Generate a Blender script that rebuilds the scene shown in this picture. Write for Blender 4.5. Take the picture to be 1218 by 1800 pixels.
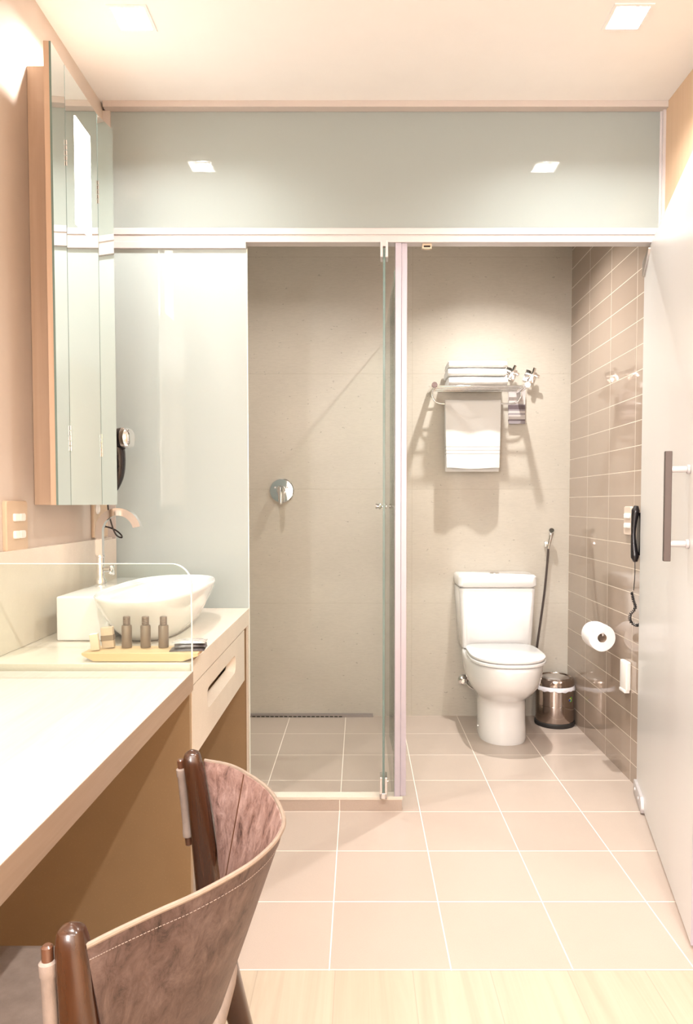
import bpy, bmesh, math, random
from mathutils import Vector, Matrix, noise
for o in list(bpy.data.objects): bpy.data.objects.remove(o)
random.seed(4)
S = bpy.context.scene
COL = S.collection
PI = math.pi

# ------------------------------------------------------------------ camera, world, exposure
cam = bpy.data.cameras.new('camera'); co = bpy.data.objects.new('camera', cam); COL.objects.link(co)
cam.sensor_fit = 'VERTICAL'; cam.sensor_height = 36.0; cam.sensor_width = 24.36
cam.lens = 1253.0 / 1800.0 * 36.0
cam.shift_x = -23.0 / 1800.0; cam.shift_y = 34.4 / 1800.0
cam.clip_start = 0.02
co.location = (0, 0, 1.146); co.rotation_euler = (PI / 2 - 0.0393, 0, 0)
S.camera = co
S.view_settings.view_transform = 'Standard'; S.view_settings.look = 'None'
S.view_settings.gamma = 1.0; S.view_settings.use_curve_mapping = False
S.view_settings.exposure = 1.82
w = bpy.data.worlds.new('world'); S.world = w; w.use_nodes = True
w.node_tree.nodes['Background'].inputs[0].default_value = (1.0, 0.95, 0.9, 1)
w.node_tree.nodes['Background'].inputs[1].default_value = 0.6
WARM = (1.0, 0.965, 0.915)
def area_light(name, loc, size, power, color=WARM, rot=(0, 0, 0), size_y=None, spread=None):
    l = bpy.data.lights.new(name, 'AREA'); l.energy = power; l.color = color; l.size = size
    if size_y: l.shape = 'RECTANGLE'; l.size_y = size_y
    if spread: l.spread = spread
    o = bpy.data.objects.new(name, l); COL.objects.link(o); o.location = loc; o.rotation_euler = rot
    return o
# added fill light, set in an invented window out of view behind the camera
area_light('added_fill_light', (-0.94, -1.9, 1.55), 1.3, 85, (1.0, 0.97, 0.95), (0, -PI / 2, 0), 1.6)
LAMP_Z = 2.58
DOWNLIGHTS = [(-0.672, 2.165, 4.3, 'square recessed ceiling downlight at the upper left near the mirror cabinet'),
              (0.79, 2.16, 4.6, 'square recessed ceiling downlight at the upper right near the wood wall'),
              (-0.45, 0.35, 9, None), (0.62, 0.35, 9, None), (-0.45, -1.6, 9, None), (0.62, -1.6, 9, None),  # four bedroom lamps out of view, added to fill the room with light
              (0.645, 3.21, 5.2, None), (-0.42, 3.02, 3.0, None)]

# ------------------------------------------------------------------ helpers
def tag(o, label=None, cat=None, group=None, kind=None):
    if label: o['label'] = label
    if cat: o['category'] = cat
    if group: o['group'] = group
    if kind: o['kind'] = kind
    return o
def thing(name, label, cat, loc=(0, 0, 0), group=None):
    o = bpy.data.objects.new(name, None); COL.objects.link(o); o.location = loc
    o.empty_display_size = 0.05
    return tag(o, label, cat, group)
def world_loc(o):
    v = Vector(o.location)
    return v
def obj(name, bm, mat, parent=None, smooth=True, label=None, angle=35):
    me = bpy.data.meshes.new(name)
    bmesh.ops.recalc_face_normals(bm, faces=bm.faces)
    bm.to_mesh(me); bm.free()
    me.materials.append(mat)
    if smooth:
        for p in me.polygons: p.use_smooth = True
        me.set_sharp_from_angle(angle=math.radians(angle))
    o = bpy.data.objects.new(name, me); COL.objects.link(o)
    if parent:
        o.parent = parent
        r = parent
        if r.type == 'EMPTY': o.matrix_parent_inverse = Matrix.Translation(-Vector(r.location))
        else: o.matrix_parent_inverse = Matrix.Identity(4)
        # nested parts: the mesh parent already sits at world identity
    if label: o['label'] = label
    return o
def BM(): return bmesh.new()
def box(bm, x0, x1, y0, y1, z0, z1, bev=0.0, seg=2, mat=None):
    vs = [bm.verts.new((x, y, z)) for x in (x0, x1) for y in (y0, y1) for z in (z0, z1)]
    fs = [(0, 1, 3, 2), (4, 6, 7, 5), (0, 4, 5, 1), (2, 3, 7, 6), (0, 2, 6, 4), (1, 5, 7, 3)]
    faces = [bm.faces.new([vs[i] for i in f]) for f in fs]
    if mat is not None: bmesh.ops.transform(bm, matrix=mat, verts=vs)
    if bev > 0:
        es = list({e for f in faces for e in f.edges})
        bmesh.ops.bevel(bm, geom=es, offset=bev, segments=seg, affect='EDGES', profile=0.5)
    return bm
def bx(*a, **k): return box(BM(), *a, **k)
def loft(bm, rings, cap0=True, cap1=True, closed=True):
    R = [[bm.verts.new(p) for p in r] for r in rings]
    n = len(R[0])
    for i in range(len(R) - 1):
        for j in range(n if closed else n - 1):
            k = (j + 1) % n
            bm.faces.new((R[i][j], R[i][k], R[i + 1][k], R[i + 1][j]))
    if cap0 and closed: bm.faces.new(R[0][::-1])
    if cap1 and closed: bm.faces.new(R[-1])
    return R
def frame_axis(axis):
    a = Vector(axis).normalized()
    u = a.orthogonal().normalized() if abs(a.z) < 0.9 else Vector((1, 0, 0))
    u = (u - a * u.dot(a)).normalized()
    return a, u, a.cross(u)
def lathe(bm, prof, c=(0, 0, 0), axis=(0, 0, 1), seg=32, cap0=True, cap1=True):
    a, u, v = frame_axis(axis); c = Vector(c)
    rings = []
    for r, h in prof:
        rings.append([c + a * h + (u * math.cos(2 * PI * j / seg) + v * math.sin(2 * PI * j / seg)) * max(r, 1e-5) for j in range(seg)])
    loft(bm, rings, cap0, cap1)
    return bm
def cyl(bm, p0, p1, r, seg=20, r1=None, bev=0.0):
    p0 = Vector(p0); p1 = Vector(p1); L = (p1 - p0).length
    r1 = r if r1 is None else r1
    pr = [(r, 0), (r1, L)] if bev <= 0 else [(r - bev, 0), (r, bev), (r1, L - bev), (r1 - bev, L)]
    return lathe(bm, pr, p0, p1 - p0, seg)
def catmull(pts, n=6):
    pts = [Vector(p) for p in pts]
    if len(pts) < 3: return pts
    out = []
    P = [pts[0] * 2 - pts[1]] + pts + [pts[-1] * 2 - pts[-2]]
    for i in range(1, len(P) - 2):
        for k in range(n):
            t = k / n
            a, b, c, d = P[i - 1], P[i], P[i + 1], P[i + 2]
            out.append(0.5 * ((2 * b) + (c - a) * t + (2 * a - 5 * b + 4 * c - d) * t * t + (3 * b - a - 3 * c + d) * t ** 3))
    out.append(pts[-1])
    return out
def tube(bm, pts, r, seg=10, smooth=0, radii=None, cap=True):
    if smooth:
        n0 = len(pts)
        if radii: 
            rr = []
            for i in range(n0 - 1):
                for k in range(smooth): rr.append(radii[i] + (radii[i + 1] - radii[i]) * k / smooth)
            rr.append(radii[-1]); radii = rr
        pts = catmull(pts, smooth)
    pts = [Vector(p) for p in pts]
    T = []
    for i in range(len(pts)):
        t = pts[min(i + 1, len(pts) - 1)] - pts[max(i - 1, 0)]
        T.append(t.normalized())
    _, u, v = frame_axis(T[0])
    rings = []
    for i, p in enumerate(pts):
        u = (u - T[i] * u.dot(T[i])).normalized(); v = T[i].cross(u)
        q = radii[i] if radii else r
        rings.append([p + (u * math.cos(2 * PI * j / seg) + v * math.sin(2 * PI * j / seg)) * q for j in range(seg)])
    loft(bm, rings, cap, cap)
    return bm
def prism(bm, poly, lo, hi, axis='Y', bev=0):
    def mk(p, h):
        if axis == 'Y': return (p[0], h, p[1])
        if axis == 'X': return (h, p[0], p[1])
        return (p[0], p[1], h)
    R = loft(bm, [[mk(p, lo) for p in poly], [mk(p, hi) for p in poly]])
    if bev:
        es = [e for e in bm.edges if e.verts[0] in R[0] and e.verts[1] in R[0] or e.verts[0] in R[1] and e.verts[1] in R[1]]
        bmesh.ops.bevel(bm, geom=es, offset=bev, segments=2, affect='EDGES', profile=0.5)
    return bm
def rrect(x0, x1, y0, y1, r, n=6, rs=None):
    rs = rs or (r, r, r, r)      # order: right-top, left-top, left-bottom, right-bottom
    out = []
    for (cx, cy, a0), q in zip(((x1, y1, 0), (x0, y1, 90), (x0, y0, 180), (x1, y0, 270)), rs):
        sx = -1 if cx == x1 else 1; sy = -1 if cy == y1 else 1
        if q <= 0: out.append((cx, cy)); continue
        for k in range(n + 1):
            a = math.radians(a0 + 90 * k / n)
            out.append((cx + sx * q + q * math.cos(a), cy + sy * q + q * math.sin(a)))
    return out
def superellipse(cx, cy, a, b, n=2.5, N=48, z=0, fl=None):
    out = []
    for k in range(N):
        t = 2 * PI * k / N; c, s = math.cos(t), math.sin(t)
        out.append(Vector((cx + a * math.copysign(abs(c) ** (2 / n), c), cy + b * math.copysign(abs(s) ** (2 / n), s), z)))
    return out

# ------------------------------------------------------------------ materials
def new_mat(name):
    m = bpy.data.materials.new(name); m.use_nodes = True
    nt = m.node_tree; nt.nodes.clear()
    out = nt.nodes.new('ShaderNodeOutputMaterial'); b = nt.nodes.new('ShaderNodeBsdfPrincipled')
    nt.links.new(b.outputs[0], out.inputs[0])
    return m, nt, b, out
def N(nt, t, **k):
    n = nt.nodes.new(t)
    for a, v in k.items(): setattr(n, a, v)
    return n
def math_n(nt, op, a, b=None):
    n = N(nt, 'ShaderNodeMath', operation=op)
    for i, v in enumerate((a, b)):
        if v is None: continue
        if isinstance(v, (int, float)): n.inputs[i].default_value = v
        else: nt.links.new(v, n.inputs[i])
    return n.outputs[0]
def mix_col(nt, fac, a, b, mode='MIX'):
    n = N(nt, 'ShaderNodeMix', data_type='RGBA', blend_type=mode)
    for i, v in ((0, fac), (6, a), (7, b)):
        if isinstance(v, (int, float)): n.inputs[i].default_value = v
        elif isinstance(v, tuple): n.inputs[i].default_value = (*v[:3], 1)
        else: nt.links.new(v, n.inputs[i])
    return n.outputs[2]
def coords(nt, scale=(1, 1, 1)):
    tc = N(nt, 'ShaderNodeTexCoord'); mp = N(nt, 'ShaderNodeMapping'); mp.inputs['Scale'].default_value = scale
    nt.links.new(tc.outputs['Object'], mp.inputs[0])
    return tc.outputs['Object'], mp.outputs[0]
def noise_n(nt, vec, scale, detail=4, rough=0.55, dist=0):
    n = N(nt, 'ShaderNodeTexNoise'); n.inputs['Scale'].default_value = scale; n.inputs['Detail'].default_value = detail
    n.inputs['Roughness'].default_value = rough; n.inputs['Distortion'].default_value = dist
    nt.links.new(vec, n.inputs['Vector']); return n.outputs[0]
def ramp(nt, fac, stops):
    n = N(nt, 'ShaderNodeValToRGB'); cr = n.color_ramp
    while len(cr.elements) < len(stops): cr.elements.new(0.5)
    for e, (p, c) in zip(cr.elements, stops):
        e.position = p; e.color = (*c, 1) if isinstance(c, tuple) else (c, c, c, 1)
    nt.links.new(fac, n.inputs[0]); return n.outputs[0]
def bump(nt, b, h, strength=0.2, dist=0.002):
    n = N(nt, 'ShaderNodeBump'); n.inputs['Strength'].default_value = strength; n.inputs['Distance'].default_value = dist
    nt.links.new(h, n.inputs['Height']); nt.links.new(n.outputs[0], b.inputs['Normal'])
def plain(name, col, rough=0.5, metal=0.0, spec=0.5, coat=0.0, var=0.03, vscale=12, bmp=0.0, sheen=0.0):
    m, nt, b, out = new_mat(name)
    raw, vec = coords(nt)
    n = noise_n(nt, vec, vscale)
    lo = tuple(max(0, c * (1 - var)) for c in col); hi = tuple(min(1, c * (1 + var)) for c in col)
    nt.links.new(ramp(nt, n, [(0.3, lo), (0.7, hi)]), b.inputs['Base Color'])
    b.inputs['Roughness'].default_value = rough; b.inputs['Metallic'].default_value = metal
    b.inputs['Specular IOR Level'].default_value = spec; b.inputs['Coat Weight'].default_value = coat
    b.inputs['Coat Roughness'].default_value = 0.05
    if sheen: b.inputs['Sheen Weight'].default_value = sheen
    if bmp:
        n2 = noise_n(nt, vec, 900, 2); bump(nt, b, n2, bmp, 0.001)
    return m
def line_mask(nt, comp, period, offset, width):
    t = math_n(nt, 'DIVIDE', math_n(nt, 'SUBTRACT', comp, offset), period)
    f = math_n(nt, 'FRACT', math_n(nt, 'ADD', t, 100.5))
    d = math_n(nt, 'ABSOLUTE', math_n(nt, 'SUBTRACT', f, 0.5))
    mr = N(nt, 'ShaderNodeMapRange'); nt.links.new(d, mr.inputs[0])
    mr.inputs[1].default_value = width / period * 0.35; mr.inputs[2].default_value = width / period * 0.6
    mr.inputs[3].default_value = 1; mr.inputs[4].default_value = 0
    return mr.outputs[0]
def tile_mat(name, axes, cols, grout, rough, spec=0.5, wid=0.003, coat=0.0, bmpv=0.3, fine=0.0):
    """axes: two (component index, period, offset)"""
    m, nt, b, out = new_mat(name)
    raw, vec = coords(nt)
    sp = N(nt, 'ShaderNodeSeparateXYZ'); nt.links.new(raw, sp.inputs[0])
    ms = [line_mask(nt, sp.outputs[i], p, o, wid) for i, p, o in axes]
    mask = math_n(nt, 'MAXIMUM', ms[0], ms[1])
    n = noise_n(nt, vec, 3.5, 6, 0.6)
    base = ramp(nt, n, [(0.3, cols[0]), (0.7, cols[1])])
    # each tile a slightly different tone
    ids = [math_n(nt, 'FLOOR', math_n(nt, 'DIVIDE', math_n(nt, 'SUBTRACT', sp.outputs[i], o), p)) for i, p, o in axes]
    cb = N(nt, 'ShaderNodeCombineXYZ'); nt.links.new(ids[0], cb.inputs[0]); nt.links.new(ids[1], cb.inputs[1])
    wn = N(nt, 'ShaderNodeTexWhiteNoise'); nt.links.new(cb.outputs[0], wn.inputs[0])
    tone = ramp(nt, wn.outputs[0], [(0, 0.94), (1, 1.0)])
    base = mix_col(nt, 1.0, base, tone, 'MULTIPLY')
    if fine:
        n3 = noise_n(nt, vec, 380, 3); base = mix_col(nt, fine, base, ramp(nt, n3, [(0.35, 0.5), (0.65, 1.0)]), 'MULTIPLY')
    nt.links.new(mix_col(nt, mask, base, grout), b.inputs['Base Color'])
    r = N(nt, 'ShaderNodeMapRange'); nt.links.new(mask, r.inputs[0]); r.inputs[3].default_value = rough; r.inputs[4].default_value = 0.8
    nt.links.new(r.outputs[0], b.inputs['Roughness']); b.inputs['Specular IOR Level'].default_value = spec
    b.inputs['Coat Weight'].default_value = coat; b.inputs['Coat Roughness'].default_value = 0.03
    inv = math_n(nt, 'SUBTRACT', 1.0, mask)
    wob = math_n(nt, 'ADD', inv, math_n(nt, 'MULTIPLY', noise_n(nt, vec, 7, 2), 0.35))
    bump(nt, b, wob, bmpv, 0.0015)
    return m
def wood_mat(name, c0, c1, grain_axis=1, rough=0.45, scale=1.0, spec=0.4, coat=0.0, planks=None, contrast=(0.3, 0.7)):
    m, nt, b, out = new_mat(name)
    sc = [38 * scale] * 3; sc[grain_axis] = 1.6 * scale
    raw, vec = coords(nt, tuple(sc))
    v = vec
    if planks:
        sp = N(nt, 'ShaderNodeSeparateXYZ'); nt.links.new(raw, sp.inputs[0])
        pid = math_n(nt, 'FLOOR', math_n(nt, 'DIVIDE', math_n(nt, 'ADD', sp.outputs[planks[0]], planks[2]), planks[1]))
        cb = N(nt, 'ShaderNodeCombineXYZ'); 
        for i in range(3): nt.links.new(math_n(nt, 'MULTIPLY', pid, 7.3 + i), cb.inputs[i])
        va = N(nt, 'ShaderNodeVectorMath', operation='ADD'); nt.links.new(vec, va.inputs[0]); nt.links.new(cb.outputs[0], va.inputs[1])
        v = va.outputs[0]
    n = noise_n(nt, v, 1.0, 8, 0.6, 1.2)
    n2 = noise_n(nt, v, 0.25, 3, 0.5, 0.5)
    s = math_n(nt, 'ADD', math_n(nt, 'MULTIPLY', n, 0.65), math_n(nt, 'MULTIPLY', n2, 0.35))
    col = ramp(nt, s, [(contrast[0], c0), (contrast[1], c1)])
    if planks:
        mk = line_mask(nt, sp.outputs[planks[0]], planks[1], -planks[2], 0.0025)
        col = mix_col(nt, math_n(nt, 'MULTIPLY', mk, 0.3), col, tuple(x * 0.55 for x in c0))
    nt.links.new(col, b.inputs['Base Color'])
    b.inputs['Roughness'].default_value = rough; b.inputs['Specular IOR Level'].default_value = spec
    b.inputs['Coat Weight'].default_value = coat; b.inputs['Coat Roughness'].default_value = 0.15
    bump(nt, b, n, 0.12, 0.001)
    return m
def schlick(nt, f0):
    lw = N(nt, 'ShaderNodeLayerWeight'); lw.inputs[0].default_value = 0.5
    return math_n(nt, 'ADD', math_n(nt, 'MULTIPLY', math_n(nt, 'POWER', lw.outputs['Facing'], 5.0), 1 - f0), f0)
def glass_mat(name, tint=(0.93, 0.97, 0.95), refl=0.05):
    """thin clear pane: see-through plus fresnel reflection"""
    m, nt, b, out = new_mat(name); nt.nodes.remove(b)
    tr = N(nt, 'ShaderNodeBsdfTransparent'); tr.inputs[0].default_value = (*tint, 1)
    gl = N(nt, 'ShaderNodeBsdfGlossy'); gl.inputs['Roughness'].default_value = 0.01
    mx = N(nt, 'ShaderNodeMixShader')
    nt.links.new(schlick(nt, 0.035), mx.inputs[0]); nt.links.new(tr.outputs[0], mx.inputs[1]); nt.links.new(gl.outputs[0], mx.inputs[2])
    nt.links.new(mx.outputs[0], out.inputs[0]); return m
def frosted_mat(name, col, trans=0.25, rough=0.06, spec=0.5):
    m, nt, b, out = new_mat(name); nt.nodes.remove(b)
    raw, vec = coords(nt)
    n = noise_n(nt, vec, 1.5, 2)
    c = ramp(nt, n, [(0.3, tuple(x * 0.985 for x in col)), (0.7, col)])
    d = N(nt, 'ShaderNodeBsdfDiffuse'); t = N(nt, 'ShaderNodeBsdfTranslucent')
    nt.links.new(c, d.inputs[0]); nt.links.new(c, t.inputs[0])
    m1 = N(nt, 'ShaderNodeMixShader'); m1.inputs[0].default_value = trans
    nt.links.new(d.outputs[0], m1.inputs[1]); nt.links.new(t.outputs[0], m1.inputs[2])
    g = N(nt, 'ShaderNodeBsdfGlossy'); g.inputs['Roughness'].default_value = rough
    m2 = N(nt, 'ShaderNodeMixShader'); nt.links.new(schlick(nt, spec), m2.inputs[0])
    nt.links.new(m1.outputs[0], m2.inputs[1]); nt.links.new(g.outputs[0], m2.inputs[2])
    nt.links.new(m2.outputs[0], out.inputs[0]); return m
def emit_mat(name, col, s):
    m, nt, b, out = new_mat(name)
    b.inputs['Base Color'].default_value = (*col, 1); b.inputs['Emission Color'].default_value = (*col, 1)
    b.inputs['Emission Strength'].default_value = s; return m

M = {}
M['ceiling'] = plain('ceiling_paint', (0.73, 0.715, 0.70), 0.9, spec=0.2, var=0.01)
M['paint'] = plain('beige_wall_paint', (0.57, 0.495, 0.435), 0.85, spec=0.2, var=0.015)
M['beam'] = plain('beige_beam_paint', (0.46, 0.41, 0.38), 0.7, spec=0.3, var=0.01)
M['tile_floor'] = tile_mat('taupe_floor_tile', [(0, 0.30, -0.0746), (1, 0.30, 3.81 - 0.30)], [(0.44, 0.358, 0.306), (0.46, 0.375, 0.32)], (0.80, 0.72, 0.64), 0.32, 0.45, 0.0032, fine=0.12, bmpv=0.12)
M['tile_wall'] = tile_mat('taupe_gloss_wall_tile', [(1, 0.30, 3.81 - 0.30), (2, 0.10, 0.079)], [(0.34, 0.262, 0.208), (0.36, 0.28, 0.223)], (0.66, 0.57, 0.47), 0.06, 0.5, 0.003, coat=0.3, bmpv=0.2)
M['wood_floor'] = wood_mat('pale_oak_floor', (0.37, 0.295, 0.22), (0.46, 0.38, 0.295), 1, 0.42, 0.55, planks=(0, 0.19, 0.06), contrast=(0.3, 0.6))
M['wood_wall'] = wood_mat('honey_oak_wall', (0.50, 0.35, 0.225), (0.56, 0.40, 0.27), 2, 0.5, 0.9)
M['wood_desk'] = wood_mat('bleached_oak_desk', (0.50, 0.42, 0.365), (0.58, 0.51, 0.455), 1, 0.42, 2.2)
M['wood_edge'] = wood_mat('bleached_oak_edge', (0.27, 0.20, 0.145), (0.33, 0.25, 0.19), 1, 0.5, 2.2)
M['wood_cab'] = wood_mat('oak_mirror_cabinet', (0.42, 0.30, 0.215), (0.49, 0.36, 0.27), 2, 0.5, 1.0)
M['wood_tray'] = wood_mat('pale_bamboo_tray', (0.54, 0.36, 0.19), (0.62, 0.43, 0.25), 0, 0.5, 1.2)
M['walnut'] = wood_mat('varnished_walnut', (0.018, 0.006, 0.003), (0.060, 0.020, 0.006), 2, 0.25, 1.2, 0.5, 0.3)
M['walnut_light'] = wood_mat('varnished_walnut_dowel', (0.06, 0.025, 0.013), (0.13, 0.055, 0.03), 2, 0.3, 1.2, 0.5, 0.3)
def stone_wall():
    m, nt, b, out = new_mat('cream_concrete_panels')
    raw, vec = coords(nt); sp = N(nt, 'ShaderNodeSeparateXYZ'); nt.links.new(raw, sp.inputs[0])
    n1 = noise_n(nt, vec, 2.2, 6, 0.6)
    base = ramp(nt, n1, [(0.3, (0.49, 0.45, 0.39)), (0.7, (0.545, 0.50, 0.435))])
    _, v2 = coords(nt, (40, 40, 220)); n2 = noise_n(nt, v2, 1.0, 4)
    base = mix_col(nt, 0.12, base, ramp(nt, n2, [(0.35, 0.55), (0.6, 1.0)]), 'MULTIPLY')
    _, v3 = coords(nt, (45, 45, 90))
    pit = ramp(nt, noise_n(nt, v3, 1.0, 2, 0.5), [(0.24, 0.6), (0.285, 1.0)])
    base = mix_col(nt, 0.75, base, pit, 'MULTIPLY')
    ms = math_n(nt, 'MAXIMUM', line_mask(nt, sp.outputs[2], 0.611, 0.0 + 0.611, 0.003), line_mask(nt, sp.outputs[0], 1.22, 0.28, 0.003))
    nt.links.new(mix_col(nt, math_n(nt, 'MULTIPLY', ms, 0.3), base, (0.33, 0.28, 0.21)), b.inputs['Base Color'])
    b.inputs['Roughness'].default_value = 0.42; b.inputs['Specular IOR Level'].default_value = 0.35
    bump(nt, b, math_n(nt, 'ADD', math_n(nt, 'MULTIPLY', pit, 0.5), math_n(nt, 'SUBTRACT', 1.0, ms)), 0.25, 0.001)
    return m
M['stone_wall'] = stone_wall()
def quartz(name, col, rough=0.25):
    m, nt, b, out = new_mat(name); raw, vec = coords(nt)
    vo = N(nt, 'ShaderNodeTexVoronoi'); vo.inputs['Scale'].default_value = 160; nt.links.new(vec, vo.inputs[0])
    c = ramp(nt, vo.outputs['Distance'], [(0.05, tuple(x * 1.12 for x in col)), (0.3, col)])
    n = noise_n(nt, vec, 14, 5); c = mix_col(nt, 0.12, c, ramp(nt, n, [(0.3, 0.7), (0.6, 1.0)]), 'MULTIPLY')
    nt.links.new(c, b.inputs['Base Color']); b.inputs['Roughness'].default_value = rough; b.inputs['Specular IOR Level'].default_value = 0.5
    return m
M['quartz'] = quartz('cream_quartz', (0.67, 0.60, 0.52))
M['quartz_shade'] = quartz('shaded_cream_quartz', (0.30, 0.205, 0.115), 0.4)  # same cream stone, with the shade below the counter put into its colour
M['frost_up'] = frosted_mat('grey_green_back_painted_glass', (0.42, 0.465, 0.45), 0.38, 0.008, 0.045)
M['frost_low'] = frosted_mat('frosted_glass', (0.56, 0.63, 0.63), 0.38, 0.03, 0.04)
M['frost_door'] = frosted_mat('frosted_door_glass', (0.86, 0.84, 0.825), 0.10, 0.25, 0.04)
M['alu'] = plain('satin_white_aluminium', (0.50, 0.465, 0.465), 0.38, 0.15, var=0.01)
M['alu_lav'] = plain('anodised_post', (0.43, 0.40, 0.46), 0.3, 0.35, var=0.01)
M['glass'] = glass_mat('clear_glass')
M['glass_edge'] = plain('green_glass_edge', (0.13, 0.19, 0.175), 0.1, var=0.02)
M['glass_edge_light'] = plain('pale_glass_edge', (0.86, 0.90, 0.84), 0.15, var=0.02)
M['mirror'] = plain('silver_mirror', (0.86, 0.90, 0.87), 0.0, 1.0, var=0.0)
M['chrome'] = plain('chrome', (0.78, 0.77, 0.77), 0.06, 1.0, var=0.02)
M['chrome_dark'] = plain('dark_chrome', (0.14, 0.12, 0.13), 0.15, 1.0)
M['satin'] = plain('satin_steel', (0.70, 0.67, 0.66), 0.3, 1.0, var=0.02)
M['steel_bar'] = plain('brushed_bar', (0.085, 0.066, 0.06), 0.45, 0.5)
M['bin_steel'] = plain('bin_steel', (0.42, 0.35, 0.31), 0.12, 1.0, var=0.02)
M['ceramic'] = plain('white_ceramic', (0.75, 0.735, 0.73), 0.08, spec=0.6, coat=0.4, var=0.005)
M['seat'] = plain('white_seat_plastic', (0.72, 0.705, 0.70), 0.15, var=0.005)
M['white'] = plain('white_plastic', (0.83, 0.80, 0.77), 0.3, var=0.01)
M['beige_plastic'] = plain('beige_plate_plastic', (0.56, 0.43, 0.31), 0.35, var=0.01)
M['pale_plate'] = plain('pale_plate_plastic', (0.62, 0.50, 0.42), 0.35, var=0.01)
M['black'] = plain('black_plastic', (0.015, 0.012, 0.014), 0.25, var=0.1)
M['rubber'] = plain('black_rubber', (0.02, 0.017, 0.016), 0.55, var=0.1)
M['paper'] = plain('tissue_paper', (0.84, 0.80, 0.80), 0.95, spec=0.1, var=0.02, vscale=80)
M['bag'] = plain('white_bin_bag', (0.72, 0.70, 0.74), 0.4, var=0.04)
M['bottle'] = plain('taupe_bottle', (0.21, 0.155, 0.12), 0.35, 0.3, var=0.06, vscale=60)
M['bottle_cap'] = plain('ribbed_taupe_cap', (0.18, 0.13, 0.105), 0.4, 0.3)
M['kraft'] = plain('kraft_card', (0.52, 0.39, 0.29), 0.7, var=0.06, vscale=60)
M['cream_card'] = plain('cream_card', (0.60, 0.49, 0.37), 0.6, var=0.03)
M['brown_band'] = plain('brown_paper_band', (0.22, 0.15, 0.10), 0.6, var=0.05)
M['foil_dark'] = plain('dark_foil_sachet', (0.10, 0.085, 0.085), 0.3, 0.4, var=0.2, vscale=60)
M['foil_light'] = plain('clear_foil_sachet', (0.55, 0.52, 0.50), 0.2, 0.5, var=0.3, vscale=70)
M['green'] = plain('green_sticker', (0.10, 0.35, 0.06), 0.4)
M['yellow'] = plain('yellow_sticker', (0.75, 0.65, 0.08), 0.4)
M['blue'] = plain('blue_sticker', (0.03, 0.05, 0.30), 0.4)
M['grille'] = plain('drain_grey', (0.33, 0.30, 0.29), 0.4, 0.6)
M['dark'] = plain('dark_gap', (0.03, 0.025, 0.02), 0.8)
M['inside'] = plain('drawer_inside_wood', (0.50, 0.36, 0.20), 0.6, var=0.05)
M['recess'] = plain('lamp_recess', (0.30, 0.29, 0.28), 0.5)
M['lamp'] = emit_mat('lamp_lens', (1.0, 0.96, 0.88), 14)
M['strip'] = emit_mat('mirror_light', (1.0, 0.95, 0.86), 5.0)
def towel_mat():
    m, nt, b, out = new_mat('white_terry'); raw, vec = coords(nt)
    n = noise_n(nt, vec, 420, 3); n2 = noise_n(nt, vec, 30, 3)
    nt.links.new(ramp(nt, n2, [(0.3, (0.66, 0.645, 0.62)), (0.7, (0.72, 0.70, 0.675))]), b.inputs['Base Color'])
    b.inputs['Roughness'].default_value = 0.95; b.inputs['Specular IOR Level'].default_value = 0.1
    b.inputs['Sheen Weight'].default_value = 0.3
    bump(nt, b, n, 0.5, 0.002); return m
M['towel'] = towel_mat()
def hang_mat():
    m, nt, b, out = new_mat('white_terry_hemmed'); raw, vec = coords(nt)
    sp = N(nt, 'ShaderNodeSeparateXYZ'); nt.links.new(raw, sp.inputs[0])
    mk = line_mask(nt, sp.outputs[2], 0.018, 1.401, 0.005)
    ins = math_n(nt, 'MULTIPLY', math_n(nt, 'GREATER_THAN', sp.outputs[2], 1.392), math_n(nt, 'LESS_THAN', sp.outputs[2], 1.447))
    mk = math_n(nt, 'MULTIPLY', mk, ins)
    n = noise_n(nt, vec, 420, 3)
    nt.links.new(mix_col(nt, math_n(nt, 'MULTIPLY', mk, 0.45), (0.69, 0.675, 0.655), (0.40, 0.37, 0.34)), b.inputs['Base Color'])
    b.inputs['Roughness'].default_value = 0.95; b.inputs['Specular IOR Level'].default_value = 0.1
    bump(nt, b, math_n(nt, 'SUBTRACT', n, math_n(nt, 'MULTIPLY', mk, 1.5)), 0.5, 0.002); return m
M['towel_hang'] = hang_mat()
def striped_mat():
    m, nt, b, out = new_mat('striped_cloth'); raw, vec = coords(nt)
    sp = N(nt, 'ShaderNodeSeparateXYZ'); nt.links.new(raw, sp.inputs[0])
    z = math_n(nt, 'DIVIDE', math_n(nt, 'SUBTRACT', sp.outputs[2], 1.56), 0.22)
    n = N(nt, 'ShaderNodeValToRGB'); cr = n.color_ramp; cr.interpolation = 'CONSTANT'
    L = (0.50, 0.46, 0.45); G = (0.26, 0.23, 0.245); D = (0.12, 0.09, 0.10)
    st = [(0.0, G), (0.10, D), (0.13, L), (0.24, G), (0.28, L), (0.33, G), (0.37, D), (0.47, G), (0.50, L), (0.56, (0.48, 0.43, 0.42)), (0.6, L)]
    while len(cr.elements) < len(st): cr.elements.new(0.5)
    for e, (p, c) in zip(cr.elements, st): e.position = p; e.color = (*c, 1)
    nt.links.new(z, n.inputs[0]); nt.links.new(n.outputs[0], b.inputs['Base Color']); b.inputs['Roughness'].default_value = 0.8
    return m
M['striped'] = striped_mat()
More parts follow.
